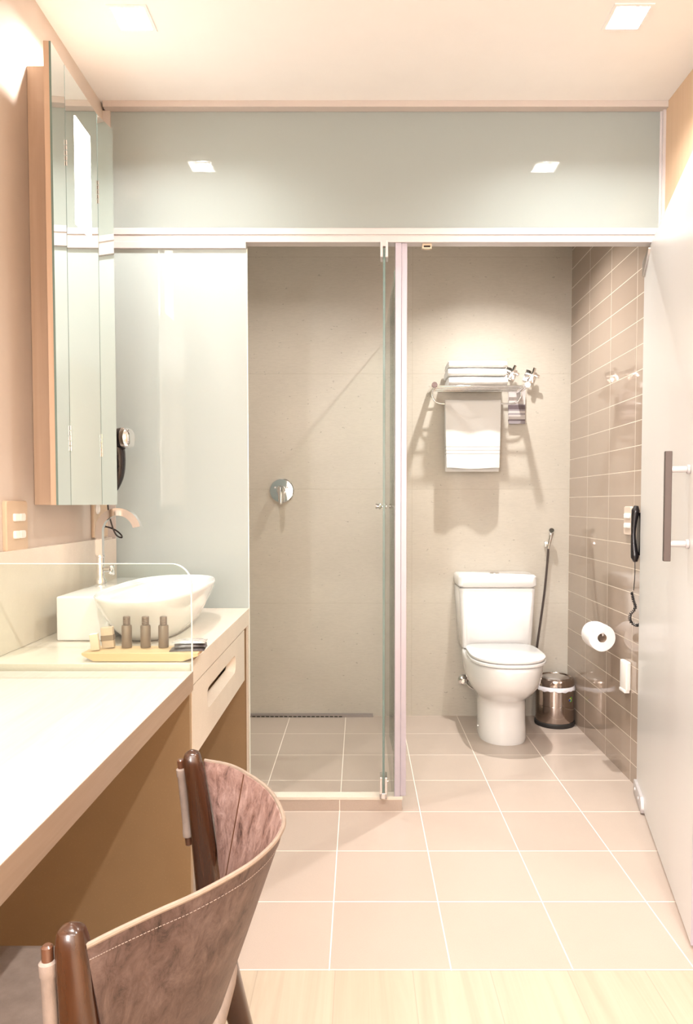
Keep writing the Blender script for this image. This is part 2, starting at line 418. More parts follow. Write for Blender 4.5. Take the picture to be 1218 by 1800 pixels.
def hide_mat(nm, k):
    m, nt, b, out = new_mat(nm); raw, vec = coords(nt)
    _, v2 = coords(nt, (1, 1, 0.6))
    n1 = noise_n(nt, v2, 42, 8, 0.78, 0.7); n2 = noise_n(nt, vec, 7, 4, 0.6, 0.6); n3 = noise_n(nt, vec, 150, 3)
    c = ramp(nt, n1, [(0.32, (0.022 * k, 0.012 * k, 0.010 * k)), (0.45, (0.095 * k, 0.060 * k, 0.053 * k)), (0.66, (0.165 * k, 0.118 * k, 0.108 * k))])
    c = mix_col(nt, 0.55, c, ramp(nt, n2, [(0.38, (0.50, 0.36, 0.28)), (0.60, (1.0, 0.97, 0.95))]), 'MULTIPLY')
    c = mix_col(nt, 0.25, c, ramp(nt, n3, [(0.35, 0.6), (0.6, 1.0)]), 'MULTIPLY')
    nt.links.new(c, b.inputs['Base Color']); b.inputs['Roughness'].default_value = 0.5; b.inputs['Specular IOR Level'].default_value = 0.4
    bump(nt, b, n3, 0.25, 0.001); return m
M['hide'] = hide_mat('mottled_suede_leather', 0.95); M['hide_lit'] = hide_mat('lit_inner_leather', 3.0)  # inner hide brightened: lamp light falling inside the back is put into the colour
M['hide_edge'] = plain('raw_leather_edge', (0.24, 0.185, 0.145), 0.6, var=0.12, vscale=60)
M['hide_pale'] = plain('pale_suede_cushion', (0.27, 0.215, 0.185), 0.75, var=0.12, vscale=45, bmp=0.3)

# ------------------------------------------------------------------ setting
CE = 2.58; XL = -0.925; XR = 1.10; XRB = 1.12; YB = 3.81; YP = 2.625; Y0 = -3.0
def struct(name, bm, mat, smooth=False, label=None):
    o = obj(name, bm, mat, None, smooth); o['kind'] = 'structure'
    if label: o['label'] = label
    return o
struct('floor', bx(XL - 0.1, XRB + 0.1, 1.707, YB + 0.1, -0.1, 0), M['tile_floor'])
struct('floor_bedroom', bx(XL - 0.1, XRB + 0.1, Y0 - 0.1, 1.705, -0.1, 0.001), M['wood_floor'])
# ceiling with square openings for the recessed lamps
HS = 0.050
def ceiling():
    bm = BM()
    xs = sorted({XL - 0.1, XRB + 0.1} | {round(l[0] + s * HS, 4) for l in DOWNLIGHTS for s in (-1, 1)})
    ys = sorted({Y0 - 0.1, YB + 0.1} | {round(l[1] + s * HS, 4) for l in DOWNLIGHTS for s in (-1, 1)})
    vd = {}
    def v(x, y, z):
        k = (round(x, 4), round(y, 4), z)
        if k not in vd: vd[k] = bm.verts.new(k)
        return vd[k]
    def hole(a, b, c, d):
        mx, my = (a + b) / 2, (c + d) / 2
        return any(abs(mx - l[0]) < HS and abs(my - l[1]) < HS for l in DOWNLIGHTS)
    for i in range(len(xs) - 1):
        for j in range(len(ys) - 1):
            a, b, c, d = xs[i], xs[i + 1], ys[j], ys[j + 1]
            if hole(a, b, c, d):
                e = 0.002
                for p, q, nb in (((a, c), (b, c), (a, b, c - e, c)), ((b, c), (b, d), (b, b + e, c, d)), ((b, d), (a, d), (a, b, d, d + e)), ((a, d), (a, c), (a - e, a, c, d))):
                    if hole(*nb): continue
                    bm.faces.new((v(*p, CE), v(*q, CE), v(*q, CE + 0.1), v(*p, CE + 0.1)))
            else:
                bm.faces.new((v(a, c, CE), v(b, c, CE), v(b, d, CE), v(a, d, CE)))
            bm.faces.new((v(a, c, CE + 0.1), v(b, c, CE + 0.1), v(b, d, CE + 0.1), v(a, d, CE + 0.1)))
    return bm
struct('ceiling', ceiling(), M['ceiling'])
bmw = BM()
box(bmw, XL - 0.1, XL, Y0 - 0.1, -2.75, 0, CE); box(bmw, XL - 0.1, XL, -1.05, YB, 0, CE)
box(bmw, XL - 0.1, XL, -2.75, -1.05, 0, 0.85); box(bmw, XL - 0.1, XL, -2.75, -1.05, 2.25, CE)
struct('wall_left', bmw, M['paint'])
struct('wall_back', bx(XL, XRB, YB, YB + 0.1, 0, CE), M['stone_wall'])
struct('wall_right', bx(XR, XR + 0.12, Y0 - 0.1, YP + 0.03, 0, CE), M['wood_wall'])
struct('wall_bathroom_right', bx(XRB, XRB + 0.1, YP + 0.03, YB, 0, CE), M['tile_wall'])
struct('wall_front', bx(XL, XR, Y0 - 0.1, Y0, 0, CE), M['paint'])
# unseen window added in the left wall to frame the fill light
bmf = BM()
for a in ((-2.75, -2.70, 0.85, 2.25), (-1.10, -1.05, 0.85, 2.25), (-2.70, -1.10, 0.85, 0.90), (-2.70, -1.10, 2.20, 2.25), (-1.92, -1.88, 0.90, 2.20)):
    box(bmf, XL - 0.08, XL - 0.03, a[0], a[1], a[2], a[3])
struct('added_window', bmf, M['alu'])
# beam under the ceiling above the glass, and the jambs
struct('trim_1', bx(XL + 0.01, XR, YP - 0.03, YP + 0.03, 2.558, CE, 0.001), M['beam'])
struct('trim_2', bx(XL, -0.897, YP - 0.005, YP + 0.03, 0.0, 2.558, 0.001), M['beam'])
bmt = BM(); box(bmt, 1.090, XR, YP - 0.012, YP + 0.02, 2.1, 2.558); box(bmt, 1.083, 1.090, YP, YP + 0.02, 2.1, 2.558)
struct('trim_3', bmt, M['alu'])
# shower curb
CURB_Y0, CURB_Y1, CURB_Z = 2.619, 2.667, 0.052
t = thing('shower_curb', 'low cream stone curb on the tiled floor in front of the shower', 'curb', (-0.12, 2.64, 0))
obj('riser', bx(-0.40, 0.158, CURB_Y0 + 0.001, CURB_Y1 - 0.001, 0.0, CURB_Z - 0.012), M['tile_floor'], t, False)
obj('capping', bx(-0.40, 0.160, CURB_Y0, CURB_Y1, CURB_Z - 0.012, CURB_Z, 0.001), M['quartz'], t, False, 'pale stone capping')

# ------------------------------------------------------------------ glass partition
t = thing('glass_partition', 'wide partition of grey-green and frosted glass panels in a white aluminium frame', 'partition', (0, YP, 0))
obj('transom_panel', bx(-0.897, 1.084, YP + 0.002, YP + 0.010, 2.13, 2.557), M['frost_up'], t, False, 'grey-green glass band above the rail')
obj('frosted_panel', bx(-0.897, -0.410, YP, YP + 0.010, 0.0, 2.085), M['frost_low'], t, False, 'tall pale frosted glass panel behind the washbasin')
obj('panel_edge', bx(-0.410, -0.408, YP, YP + 0.010, 0.0, 2.07), M['glass_edge_light'], t, False, 'pale glass edge')
bm = BM()
box(bm, -0.897, 1.095, YP - 0.010, YP + 0.036, 2.090, 2.141, 0.0015)
box(bm, -0.897, 1.095, YP - 0.014, YP - 0.008, 2.116, 2.138, 0.001)
obj('head_rail', bm, M['alu'], t, False, 'white aluminium head rail')
obj('panel_rail', bx(-0.897, -0.411, YP - 0.012, YP + 0.02, 2.068, 2.0915, 0.001), M['alu'], t, False)
bm = BM(); box(bm, 0.130, 0.152, YP - 0.004, YP + 0.030, CURB_Z, 2.0905, 0.001); box(bm, 0.1525, 0.173, YP, YP + 0.034, 0.0535, 2.0905, 0.001)
obj('post', bm, M['alu_lav'], t, False, 'lilac-tinted aluminium post')
# small catch under the head rail
t = thing('door_catch', 'small cream and dark plastic catch under the white head rail', 'door catch', (0.245, YP, 2.09))
bm = BM(); box(bm, 0.228, 0.262, YP + 0.002, YP + 0.018, 2.083, 2.0895, 0.001); box(bm, 0.230, 0.260, YP + 0.004, YP + 0.02, 2.072, 2.077, 0.001)
box(bm, 0.228, 0.233, YP + 0.003, YP + 0.018, 2.072, 2.085); box(bm, 0.257, 0.262, YP + 0.003, YP + 0.018, 2.072, 2.085)
obj('bracket', bm, M['cream_card'], t, False)
obj('roller', bx(0.233, 0.257, YP + 0.004, YP + 0.016, 2.0765, 2.0835, 0.001), M['dark'], t, False)

# fixed glass screen between shower and toilet
t = thing('shower_screen', 'clear fixed glass screen between shower and toilet behind the post', 'shower screen', (0.13, 3.2, 0))
obj('pane', bx(0.127, 0.135, YP + 0.031, YB - 0.002, 0.002, 2.0), M['glass'], t, False)
obj('top_edge', bx(0.127, 0.135, YP + 0.031, YB - 0.002, 2.0, 2.0015), M['glass_edge_light'], t, False)
# swing shower door, open edge-on to the camera
DA = Vector((0.0885, 2.60, 0)); DB = Vector((0.1135, 3.24, 0))
dd = (DB - DA).normalized(); dn = Vector((-dd.y, dd.x, 0))
def along(bm, A, d, n, s0, s1, q0, q1, z0, z1, bev=0.0):
    Mx = Matrix(((d.x, n.x, 0, A.x), (d.y, n.y, 0, A.y), (0, 0, 1, 0), (0, 0, 0, 1)))
    return box(bm, s0, s1, q0, q1, z0, z1, bev, 2, Mx)
t = thing('shower_door', 'clear glass shower door standing open edge-on between white hinges', 'shower door', tuple(DA + Vector((0, 0, 0.06))))
L = (DB - DA).length
obj('pane', along(BM(), DA, dd, dn, 0.002, L, -0.004, 0.004, 0.075, 2.064), M['glass'], t, False)
bm = BM(); along(bm, DA, dd, dn, 0.0, 0.0022, -0.004, 0.004, 0.075, 2.064)
obj('pane_edge', bm, M['glass_edge'], t, False, 'dark green glass edge')
for nm, z0, z1 in (('hinge', 2.03, 2.089), ('hinge', 0.0535, 0.135)):
    bm = BM()
    along(bm, DA, dd, dn, -0.006, 0.05, -0.014, -0.0045, z0, z1, 0.002)
    along(bm, DA, dd, dn, -0.006, 0.05, 0.0045, 0.014, z0, z1, 0.002)
    if z0 < 1: along(bm, DA, dd, dn, -0.006, 0.04, -0.014, 0.014, z0, z0 + 0.022, 0.002)
    else: along(bm, DA, dd, dn, -0.004, 0.04, -0.012, 0.012, z1 - 0.02, z1, 0.002)
    h = obj('hinge', bm, M['alu'] if z0 > 1 else M['satin'], t, False, 'white upper hinge clamp' if z0 > 1 else 'satin lower hinge clamp')
    if z0 < 1:
        obj('screw', cyl(BM(), DA + dn * -0.014 + dd * 0.012 + Vector((0, 0, 0.115)), DA + dn * -0.017 + dd * 0.012 + Vector((0, 0, 0.115)), 0.005), M['chrome'], h)
bm = BM(); kc = DA + dd * 0.58 + Vector((0, 0, 1.134))
lathe(bm, [(0.006, 0.003), (0.006, 0.012), (0.012, 0.016), (0.014, 0.024), (0.008, 0.029), (0.013, 0.034), (0.012, 0.04), (0.003, 0.042)], kc, dn, 24)
lathe(bm, [(0.009, 0.0045), (0.012, 0.006), (0.012, 0.009), (0.003, 0.011)], kc, -dn, 24)
obj('knob', bm, M['chrome'], t, True, 'small chrome knob')

# ------------------------------------------------------------------ big frosted swing door on the right
FA = Vector((1.0925, 2.772, 0)); FB = Vector((0.852, 1.790, 0))
fd = (FB - FA).normalized(); fn = Vector((fd.y, -fd.x, 0))   # towards the opening (left)
if fn.x > 0: fn = -fn
FL = (FB - FA).length; FT = 2.088
t = thing('glass_door', 'tall white frosted glass door standing open at the right edge', 'door', tuple(FA))
bm = BM()
Mx = Matrix(((fd.x, -fn.x, 0, FA.x), (fd.y, -fn.y, 0, FA.y), (0, 0, 1, 0), (0, 0, 0, 1)))
poly = [(0.0, 0.055), (0.055, 0.055), (0.19, 0.020), (0.215, 0.012), (FL, 0.012), (FL, FT), (0.13, FT), (0.09, FT - 0.02), (0.0, FT - 0.055)]
R = loft(bm, [[Mx @ Vector((p[0], 0.0, p[1])) for p in poly], [Mx @ Vector((p[0], 0.010, p[1])) for p in poly]])
obj('pane', bm, M['frost_door'], t, False)
bm = BM(); along(bm, FA, fd, -fn, FL, FL + 0.003, -0.001, 0.011, 0.012, FT)
obj('edge_strip', bm, M['alu_lav'], t, False)
def patch(poly, th):
    bm = BM()
    R = loft(bm, [[Mx @ Vector((p[0], -th, p[1])) for p in poly], [Mx @ Vector((p[0], 0.012 + th * 0.6, p[1])) for p in poly]])
    bmesh.ops.bevel(bm, geom=list(bm.edges), offset=0.0025, segments=2, affect='EDGES', profile=0.5)
    return bm
p1 = obj('patch_fitting', patch([(-0.002, 0.004), (0.195, 0.004), (0.2, 0.02), (0.192, 0.05), (0.18, 0.06), (0.0, 0.06), (-0.004, 0.05)], 0.011), M['alu'], t, True, 'white floor pivot fitting')
for s in (0.04, 0.13):
    c = FA + fd * s + Vector((0, 0, 0.034))
    obj('screw', cyl(BM(), c + fn * 0.010, c + fn * 0.013, 0.008), M['satin'], p1)
p2 = obj('patch_fitting', patch([(-0.002, FT - 0.015), (0.0, FT - 0.072), (0.03, FT - 0.075), (0.13, FT - 0.03), (0.145, FT - 0.014), (0.145, FT - 0.01)], 0.008), M['satin'], t, True, 'grey upper pivot fitting')
# pull handle
hs = (Vector((0.879, 1.90, 0)) - FA).dot(fd)
hd = obj('pull_handle', along(BM(), FA, fd, fn, hs - 0.009, hs + 0.009, 0.046, 0.064, 0.991, 1.286, 0.0015), M['steel_bar'], t, False, 'square dark steel pull bar')
for z in (1.237, 1.038):
    c = FA + fd * hs + Vector((0, 0, z)); bm = BM()
    cyl(bm, c + fn * 0.001, c + fn * 0.048, 0.0085, 20); cyl(bm, c + fn * 0.0005, c + fn * 0.009, 0.0125, 24, bev=0.001)
    obj('standoff', bm, M['alu'], hd, True, 'white round standoff')

# ------------------------------------------------------------------ recessed downlights
def downlight(x, y, pw, label):
    t = thing('ceiling_downlight', label, 'ceiling light', (x, y, CE), None)
    bm = BM(); a = 0.058; h = HS - 0.002
    ringq = lambda q, z: [(x + sx * q, y + sy * q, z) for sx, sy in ((-1, -1), (1, -1), (1, 1), (-1, 1))]
    loft(bm, [ringq(a, CE), ringq(a, CE - 0.003), ringq(h, CE - 0.003), ringq(h, CE + 0.001)], False, False)
    obj('trim_frame', bm, M['ceiling'], t, False)
    bm = BM(); loft(bm, [ringq(h, CE + 0.001), ringq(0.028, CE + 0.035)], False, False)
    obj('reflector', bm, M['recess'], t, False)
    obj('lens', bx(x - 0.028, x + 0.028, y - 0.028, y + 0.028, CE + 0.035, CE + 0.045), M['lamp'], t, False)
    l = area_light('downlight_lamp', (x, y, CE + 0.030), 0.045, pw, spread=(2.0 if y > 3.1 else 2.9))
    return t
for i, (x, y, pw, lb) in enumerate(DOWNLIGHTS):
    lb = lb or {0.645: 'square recessed ceiling downlight above the toilet', -0.42: 'square recessed ceiling downlight inside the shower',
                }.get(x, 'added unseen ceiling downlight over the bedroom, %s %s' % ('near the desk' if y > 0 else 'by the added window', 'on the left' if x < 0 else 'on the right'))
    downlight(x, y, pw, lb)

# ------------------------------------------------------------------ desk, vanity, countertop
t = thing('desk', 'long pale oak desk top running along the left wall', 'desk', (-0.66, 0.6, 0))
obj('desk_top', bx(XL + 0.001, -0.3985, -0.9, 1.690, 0.7448, 0.7455), M['wood_desk'], t, False)
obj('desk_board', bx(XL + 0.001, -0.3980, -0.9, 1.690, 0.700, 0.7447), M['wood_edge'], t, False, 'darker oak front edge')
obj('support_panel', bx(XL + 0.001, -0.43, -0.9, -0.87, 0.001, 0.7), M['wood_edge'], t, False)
t = thing('vanity_unit', 'cream stone vanity base with side panels and one slotted drawer under the washbasin', 'vanity', (-0.66, 2.1, 0))
obj('side_panel', bx(XL + 0.001, -0.412, 1.708, 1.730, 0.001, 0.699), M['quartz_shade'], t, False)
obj('side_panel', bx(XL + 0.001, -0.416, 2.596, 2.617, 0.001, 0.699), M['quartz_shade'], t, False)
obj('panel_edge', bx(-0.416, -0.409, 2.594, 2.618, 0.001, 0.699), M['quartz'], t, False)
dr = thing  # (drawer is a mesh part)
def drawer():
    bm = BM()
    out = [(1.728, 0.517), (2.520, 0.517), (2.520, 0.697), (1.728, 0.697)]
    inn = rrect(1.90, 2.34, 0.590, 0.648, 0.027, 6); inn2 = rrect(1.905, 2.322, 0.604, 0.647, 0.020, 6)
    def ring(pts, x): return [bm.verts.new((x, p[0], p[1])) for p in pts]
    o1, i1 = ring(out, -0.4100), ring(inn, -0.4100)
    o2, i2 = ring(out, -0.438), ring(inn2, -0.438)
    def edges(r): return [bm.edges.new((r[k], r[(k + 1) % len(r)])) for k in range(len(r))]
    e = edges(o1) + edges(i1); bmesh.ops.triangle_fill(bm, edges=e, use_beauty=True)
    e = edges(o2) + edges(i2); bmesh.ops.triangle_fill(bm, edges=e, use_beauty=True)
    for a, b in ((o1, o2), (i1, i2)):
        n = len(a)
        for k in range(n): bm.faces.new((a[k], a[(k + 1) % n], b[(k + 1) % n], b[k]))
    return bm
d = obj('drawer', drawer(), M['quartz'], t, True, 'cream stone drawer front with a long rounded grip slot', 20)
bm = BM(); box(bm, -0.86, -0.4385, 1.74, 2.515, 0.520, 0.532); box(bm, -0.475, -0.465, 1.753, 2.502, 0.533, 0.66); box(bm, -0.86, -0.4385, 1.74, 1.752, 0.532, 0.66); box(bm, -0.86, -0.4385, 2.503, 2.515, 0.532, 0.66); box(bm, -0.86, -0.848, 1.752, 2.503, 0.532, 0.66)
obj('drawer_box', bm, M['inside'], d, False, 'brown wooden drawer box')
t = tag(obj('countertop', bx(XL + 0.001, -0.4085, 1.707, 2.6235, 0.70, 0.760, 0.0015), M['quartz'], None, False), 'thick cream stone countertop under the white washbasin', 'countertop')
t = thing('backsplash', 'low cream stone backsplash along the left wall behind the washbasin', 'backsplash', (-0.915, 2.1, 0.76))
obj('upstand', bx(XL + 0.001, -0.907, 1.709, 2.612, 0.7605, 1.022, 0.001), M['quartz'], t, False)
obj('end_upstand', bx(-0.9065, -0.893, 2.47, 2.612, 0.7605, 1.018, 0.001), M['quartz'], t, False)
# desk-side backsplash continues the line along the desk
tag(obj('desk_backsplash', bx(XL + 0.001, -0.907, -0.9, 1.689, 0.746, 1.000, 0.001), M['quartz'], None, False), 'low cream upstand along the wall behind the oak desk', 'backsplash')
# glass divider between desk and basin
bm = BM(); poly = rrect(XL + 0.021, -0.4015, 0.702, 1.003, 0.05, 10, (0.05, 0, 0, 0))
prism(bm, poly, 1.6925, 1.7045, 'Y')
t = thing('glass_divider', 'clear glass splash panel with rounded corner between desk and countertop', 'glass panel', (-0.66, 1.7, 0.7))
obj('pane', bm, M['glass'], t, False)
bm = BM()
path = [Vector((p[0], 1.6985, p[1])) for p in poly]
# thin polished edge around top and right side
k0 = [Vector((-0.4012, 1.6985, 0.704))] + [Vector((p[0] + 0.0003, 1.6985, p[1] + 0.0003)) for p in poly[:11]] + [Vector((XL + 0.022, 1.6985, 1.0033))]
R = []
for i, p in enumerate(k0):
    R.append([p + Vector((0, -0.005, 0)), p + Vector((0, 0.005, 0))])
vs = [[bm.verts.new(q) for q in r] for r in R]
for i in range(len(vs) - 1): bm.faces.new((vs[i][0], vs[i][1], vs[i + 1][1], vs[i + 1][0]))
e = obj('polished_edge', bm, M['glass_edge_light'], t, False, 'bright polished edge')
sm = e.modifiers.new('thick', 'SOLIDIFY'); sm.thickness = 0.0012

# ------------------------------------------------------------------ mirror cabinet
MZ0, MZ1 = 1.142, 2.360
t = thing('mirror_cabinet', 'tall oak cabinet with three hinged mirror doors on the left wall above the washbasin', 'mirror cabinet', (-0.87, 2.2, MZ0))
obj('case', bx(XL + 0.001, -0.838, 2.028, 2.366, MZ0, MZ1, 0.001), M['wood_cab'], t, False, 'oak side of the case')
LEAF = [((-0.8105, 1.921), (-0.8165, 2.020)), ((-0.8165, 2.022), (-0.8190, 2.270)), ((-0.8190, 2.272), (-0.8025, 2.366))]
for i, (a, b) in enumerate(LEAF):
    A = Vector((*a, 0)); B = Vector((*b, 0)); d = (B - A).normalized(); n = Vector((d.y, -d.x, 0))
    if n.x > 0: n = -n
    LL = (B - A).length
    dr_ = obj('mirror_door', along(BM(), A, d, n, 0, LL, 0.0062, 0.020, MZ0, MZ1), M['wood_cab'], t, False)
    obj('mirror_glass', along(BM(), A, d, n, 0.0006, LL - 0.0006, 0.0005, 0.006, MZ0, MZ1), M['mirror'], dr_, False)
    obj('glass_edge', along(BM(), A, d, n, 0.0, 0.0005, 0.0005, 0.006, MZ0, MZ1), M['glass_edge'], dr_, False, 'green glass edge')
    if i: 
        for z in (1.33, 2.12):
            bm = BM()
            for k in range(5):
                cyl(bm, A + Vector((0.0015, 0, z - 0.035 + k * 0.0145)), A + Vector((0.0015, 0, z - 0.035 + k * 0.0145 + 0.012)), 0.0022, 10)
            obj('hinge', bm, M['chrome'], dr_, True, 'chrome hinge')
    if i == 1:
        obj('mirror_light', along(BM(), A, d, n, 0.068, 0.185, -0.0015, 0.0004, 1.952, 2.258), M['strip'], dr_, False, 'glowing light panel set in the mirror')
# power outlet plate beside it
t = thing('outlet_plate', 'beige socket plate with a round white socket below the mirror cabinet', 'socket', (-0.92, 2.52, 1.1))
obj('plate', bx(XL + 0.0005, -0.913, 2.452, 2.585, 1.028, 1.21, 0.003), M['beige_plastic'], t, False)
obj('socket', lathe(BM(), [(0.019, 0), (0.019, 0.003), (0.014, 0.006), (0.012, 0.004), (0.004, 0.003)], (-0.913, 2.482, 1.128), (1, 0, 0), 24), M['white'], t)
# switch plate by the desk
def switch_plate(name, label, P, U, V_, Nn, W, H, mat, keyc, rows=2):
    P, U, V_, Nn = Vector(P), Vector(U), Vector(V_), Vector(Nn)
    t = thing(name, label, 'switch plate', tuple(P))
    Mt = Matrix(((U.x, V_.x, Nn.x, P.x), (U.y, V_.y, Nn.y, P.y), (U.z, V_.z, Nn.z, P.z), (0, 0, 0, 1)))
    bm = BM(); pl = rrect(-W / 2, W / 2, -H / 2, H / 2, 0.008, 4)
    loft(bm, [[Mt @ Vector((p[0], p[1], 0.0005)) for p in pl], [Mt @ Vector((p[0], p[1], 0.008)) for p in pl], [Mt @ Vector((p[0] * 0.95, p[1] * 0.97, 0.011)) for p in pl]])
    obj('plate', bm, mat, t)
    for r in range(rows):
        for k in range(2):
            bm = BM(); cx = (k - 0.5) * 0.031 + 0.006; cy = (0.5 - r) * H * 0.34
            pl = rrect(cx - 0.0155, cx + 0.0155, cy - 0.0105, cy + 0.0105, 0.005, 4)
            loft(bm, [[Mt @ Vector((p[0], p[1], 0.010)) for p in pl], [Mt @ Vector((p[0], p[1], 0.015)) for p in pl], [Mt @ Vector((cx + (p[0] - cx) * 0.85, cy + (p[1] - cy) * 0.8, 0.017)) for p in pl]])
            obj('switch_key', bm, M['white'], t)
    return t
switch_plate('switch_plate', 'beige plate with four white switch keys on the left wall above the desk end', (XL, 1.905, 1.086), (0, 1, 0), (0, 0, 1), (1, 0, 0), 0.12, 0.135, M['beige_plastic'], None)
switch_plate('switch_plate', 'pale plate with four white keys on the taupe tiles beside the black phone', (XRB, 2.955, 1.075), (0, -1, 0), (0, 0, 1), (-1, 0, 0), 0.075, 0.118, M['pale_plate'], None)

# ------------------------------------------------------------------ washbasin, faucet
t = thing('washbasin', 'white ceramic vessel washbasin with a square faucet deck on the cream countertop', 'washbasin', (-0.68, 2.2, 0.76))
ZR = 0.893
obj('faucet_deck', bx(-0.850, -0.700, 1.985, 2.50, 0.7605, 0.886, 0.006, 3), M['ceramic'], t)
bm = BM()
cx, cy = -0.609, 2.175
rings = []
for (f, z, dx) in ((0.50, 0.7605, 0), (0.56, 0.764, 0), (0.72, 0.795, 0), (0.86, 0.835, 0), (0.955, 0.868, 0), (0.995, 0.886, 0), (1.0, ZR, 0), (0.985, ZR + 0.003, 0), (0.965, ZR, 0), (0.93, 0.875, 0), (0.80, 0.84, 0), (0.60, 0.81, 0), (0.3, 0.795, 0), (0.08, 0.79, 0)):
    rings.append(superellipse(cx + dx, cy, 0.141 * f, 0.335 * (f * 0.9 + 0.1 if f < 1 else 1), 2.7, 64, z))
loft(bm, rings)
obj('bowl', bm, M['ceramic'], t, True, None, 80)
obj('drain', lathe(BM(), [(0.022, 0), (0.022, 0.003), (0.0, 0.004)], (cx, cy, 0.7915), (0, 0, 1)), M['chrome'], t)
t = thing('faucet', 'chrome swan-neck faucet with a cross handle on the washbasin deck', 'faucet', (-0.825, 2.315, 0.886))
FX, FY = -0.843, 2.310
obj('body', lathe(BM(), [(0.019, 0.0), (0.019, 0.012), (0.0135, 0.02), (0.0135, 0.085), (0.015, 0.087), (0.015, 0.093)], (FX, FY, 0.8865), (0, 0, 1)), M['chrome'], t)
# flat band spout in the XZ plane
def spout():
    bm = BM(); pts = []
    c = Vector((FX + 0.062, FY, 1.056)); r = 0.062
    pts.append((Vector((FX, FY, 0.975)), Vector((-1, 0, 0))))
    pts.append((Vector((FX, FY, 1.02)), Vector((-1, 0, 0))))
    for k in range(0, 25):
        a = PI - (PI * 0.93) * k / 24
        pts.append((c + Vector((math.cos(a) * r * 1.0, 0, math.sin(a) * r * 1.02)), Vector((math.cos(a), 0, math.sin(a)))))
    rings = []
    for i, (p, n) in enumerate(pts):
        wv = Vector((0, 1, 0)) * 0.011; nn = n * (0.0105 + 0.0015 * min(1, i / 10))
        rings.append([p + wv + nn, p - wv + nn, p - wv - nn, p + wv - nn])
    loft(bm, rings); return bm
obj('spout', spout(), M['chrome'], t, True, 'curved flat chrome spout')
bm = BM(); c = Vector((FX + 0.014, FY, 0.932)); cyl(bm, c, c + Vector((0.022, -0.004, 0)), 0.009)
hc = c + Vector((0.026, -0.004, 0))
for a in (35, 125):
    v = Vector((0, math.cos(math.radians(a)), math.sin(math.radians(a)))) * 0.019 + Vector((0.004, 0, 0)); v2 = Vector((0, v.y, v.z))
    cyl(bm, hc - v2, hc + v2, 0.0055, 12, bev=0.001)
obj('cross_handle', bm, M['chrome'], t, True, 'small chrome cross handle')

# hair dryer on the wall
HY = 2.47
t = thing('hair_dryer', 'black hair dryer with chrome rear grille hanging beside the mirror cabinet', 'hair dryer', (-0.88, HY, 1.21))
hx0 = Vector((-0.893, HY, 1.368)); ax = Vector((1, -0.12, 0.03)).normalized()
obj('barrel', lathe(BM(), [(0.022, 0), (0.027, 0.02), (0.032, 0.05), (0.036, 0.075), (0.037, 0.083)], hx0, ax, 32), M['black'], t)
bm = BM(); lathe(bm, [(0.0375, 0.083), (0.0385, 0.09), (0.036, 0.104), (0.028, 0.112), (0.015, 0.115), (0, 0.1155)], hx0, ax, 32)
for k in range(-3, 4):
    c = hx0 + ax * 0.109 + Vector((0, 0, k * 0.008)); cyl(bm, c + Vector((0, -0.026, 0)), c + Vector((0.002, 0.026, 0)), 0.0016, 8)
obj('grille', bm, M['chrome'], t, True, 'round chrome grille')
hp = [(-0.838, HY, 1.345), (-0.832, HY, 1.31), (-0.831, HY, 1.27), (-0.836, HY, 1.235), (-0.848, HY, 1.20), (-0.866, HY, 1.175)]
obj('handle', tube(BM(), hp, 0.016, 14, 5, [0.026, 0.023, 0.021, 0.019, 0.014, 0.009]), M['black'], t)
obj('wall_holder', bx(XL + 0.001, -0.905, HY - 0.03, HY + 0.03, 1.29, 1.36, 0.003), M['black'], t)
cd = [(-0.867, HY, 1.177), (-0.872, HY, 1.15), (-0.868, HY, 1.11), (-0.855, HY, 1.06), (-0.842, HY, 1.035), (-0.826, HY, 1.028), (-0.826, HY, 1.036), (-0.845, HY + 0.005, 1.052), (-0.868, HY + 0.008, 1.062), (-0.885, HY + 0.01, 1.066)]
obj('cord', tube(BM(), cd, 0.0028, 8, 6), M['black'], t)
obj('plug', cyl(BM(), (-0.8865, HY + 0.01, 1.066), (-0.9118, HY + 0.014, 1.070), 0.006, 14, bev=0.001), M['black'], t)

# ------------------------------------------------------------------ tray with toiletries
TZ0, TZ1 = 0.7615, 0.782
t = thing('amenity_tray', 'pale wooden tray with slanted ends holding toiletries on the countertop', 'tray', (-0.54, 1.77, TZ0))
bm = BM(); poly = [(-0.648, TZ0), (-0.432, TZ0), (-0.394, TZ0 + 0.013), (-0.394, TZ1), (-0.677, TZ1), (-0.677, TZ1 - 0.005)]
prism(bm, poly, 1.722, 1.812, 'Y', 0.0008)
obj('board', bm, M['wood_tray'], t, False)
for i, x in enumerate((-0.5890, -0.5415, -0.4960)):
    c = (x, 1.792, TZ1 + 0.0005)
    lb = ['taupe toiletry bottle on the tray, nearest the small boxes', 'taupe toiletry bottle in the middle of three on the tray', 'taupe toiletry bottle on the tray, nearest the black sachets'][i]
    q = thing('toiletry_bottle', lb, 'bottle', c, 'taupe toiletry bottles on the wooden tray')
    obj('bottle_body', lathe(BM(), [(0.0120, 0), (0.0128, 0.0015), (0.0128, 0.053), (0.0118, 0.0565), (0.0085, 0.0575)], c, (0, 0, 1), 28), M['bottle'], q)
    bm = BM(); pr = [(0.0088, 0.0577)]
    for k in range(6): pr += [(0.0092, 0.0585 + k * 0.003), (0.0086, 0.060 + k * 0.003)]
    pr += [(0.009, 0.077), (0.0078, 0.0785), (0.0, 0.0788)]
    lathe(bm, pr, c, (0, 0, 1), 28)
    obj('cap', bm, M['bottle_cap'], q)
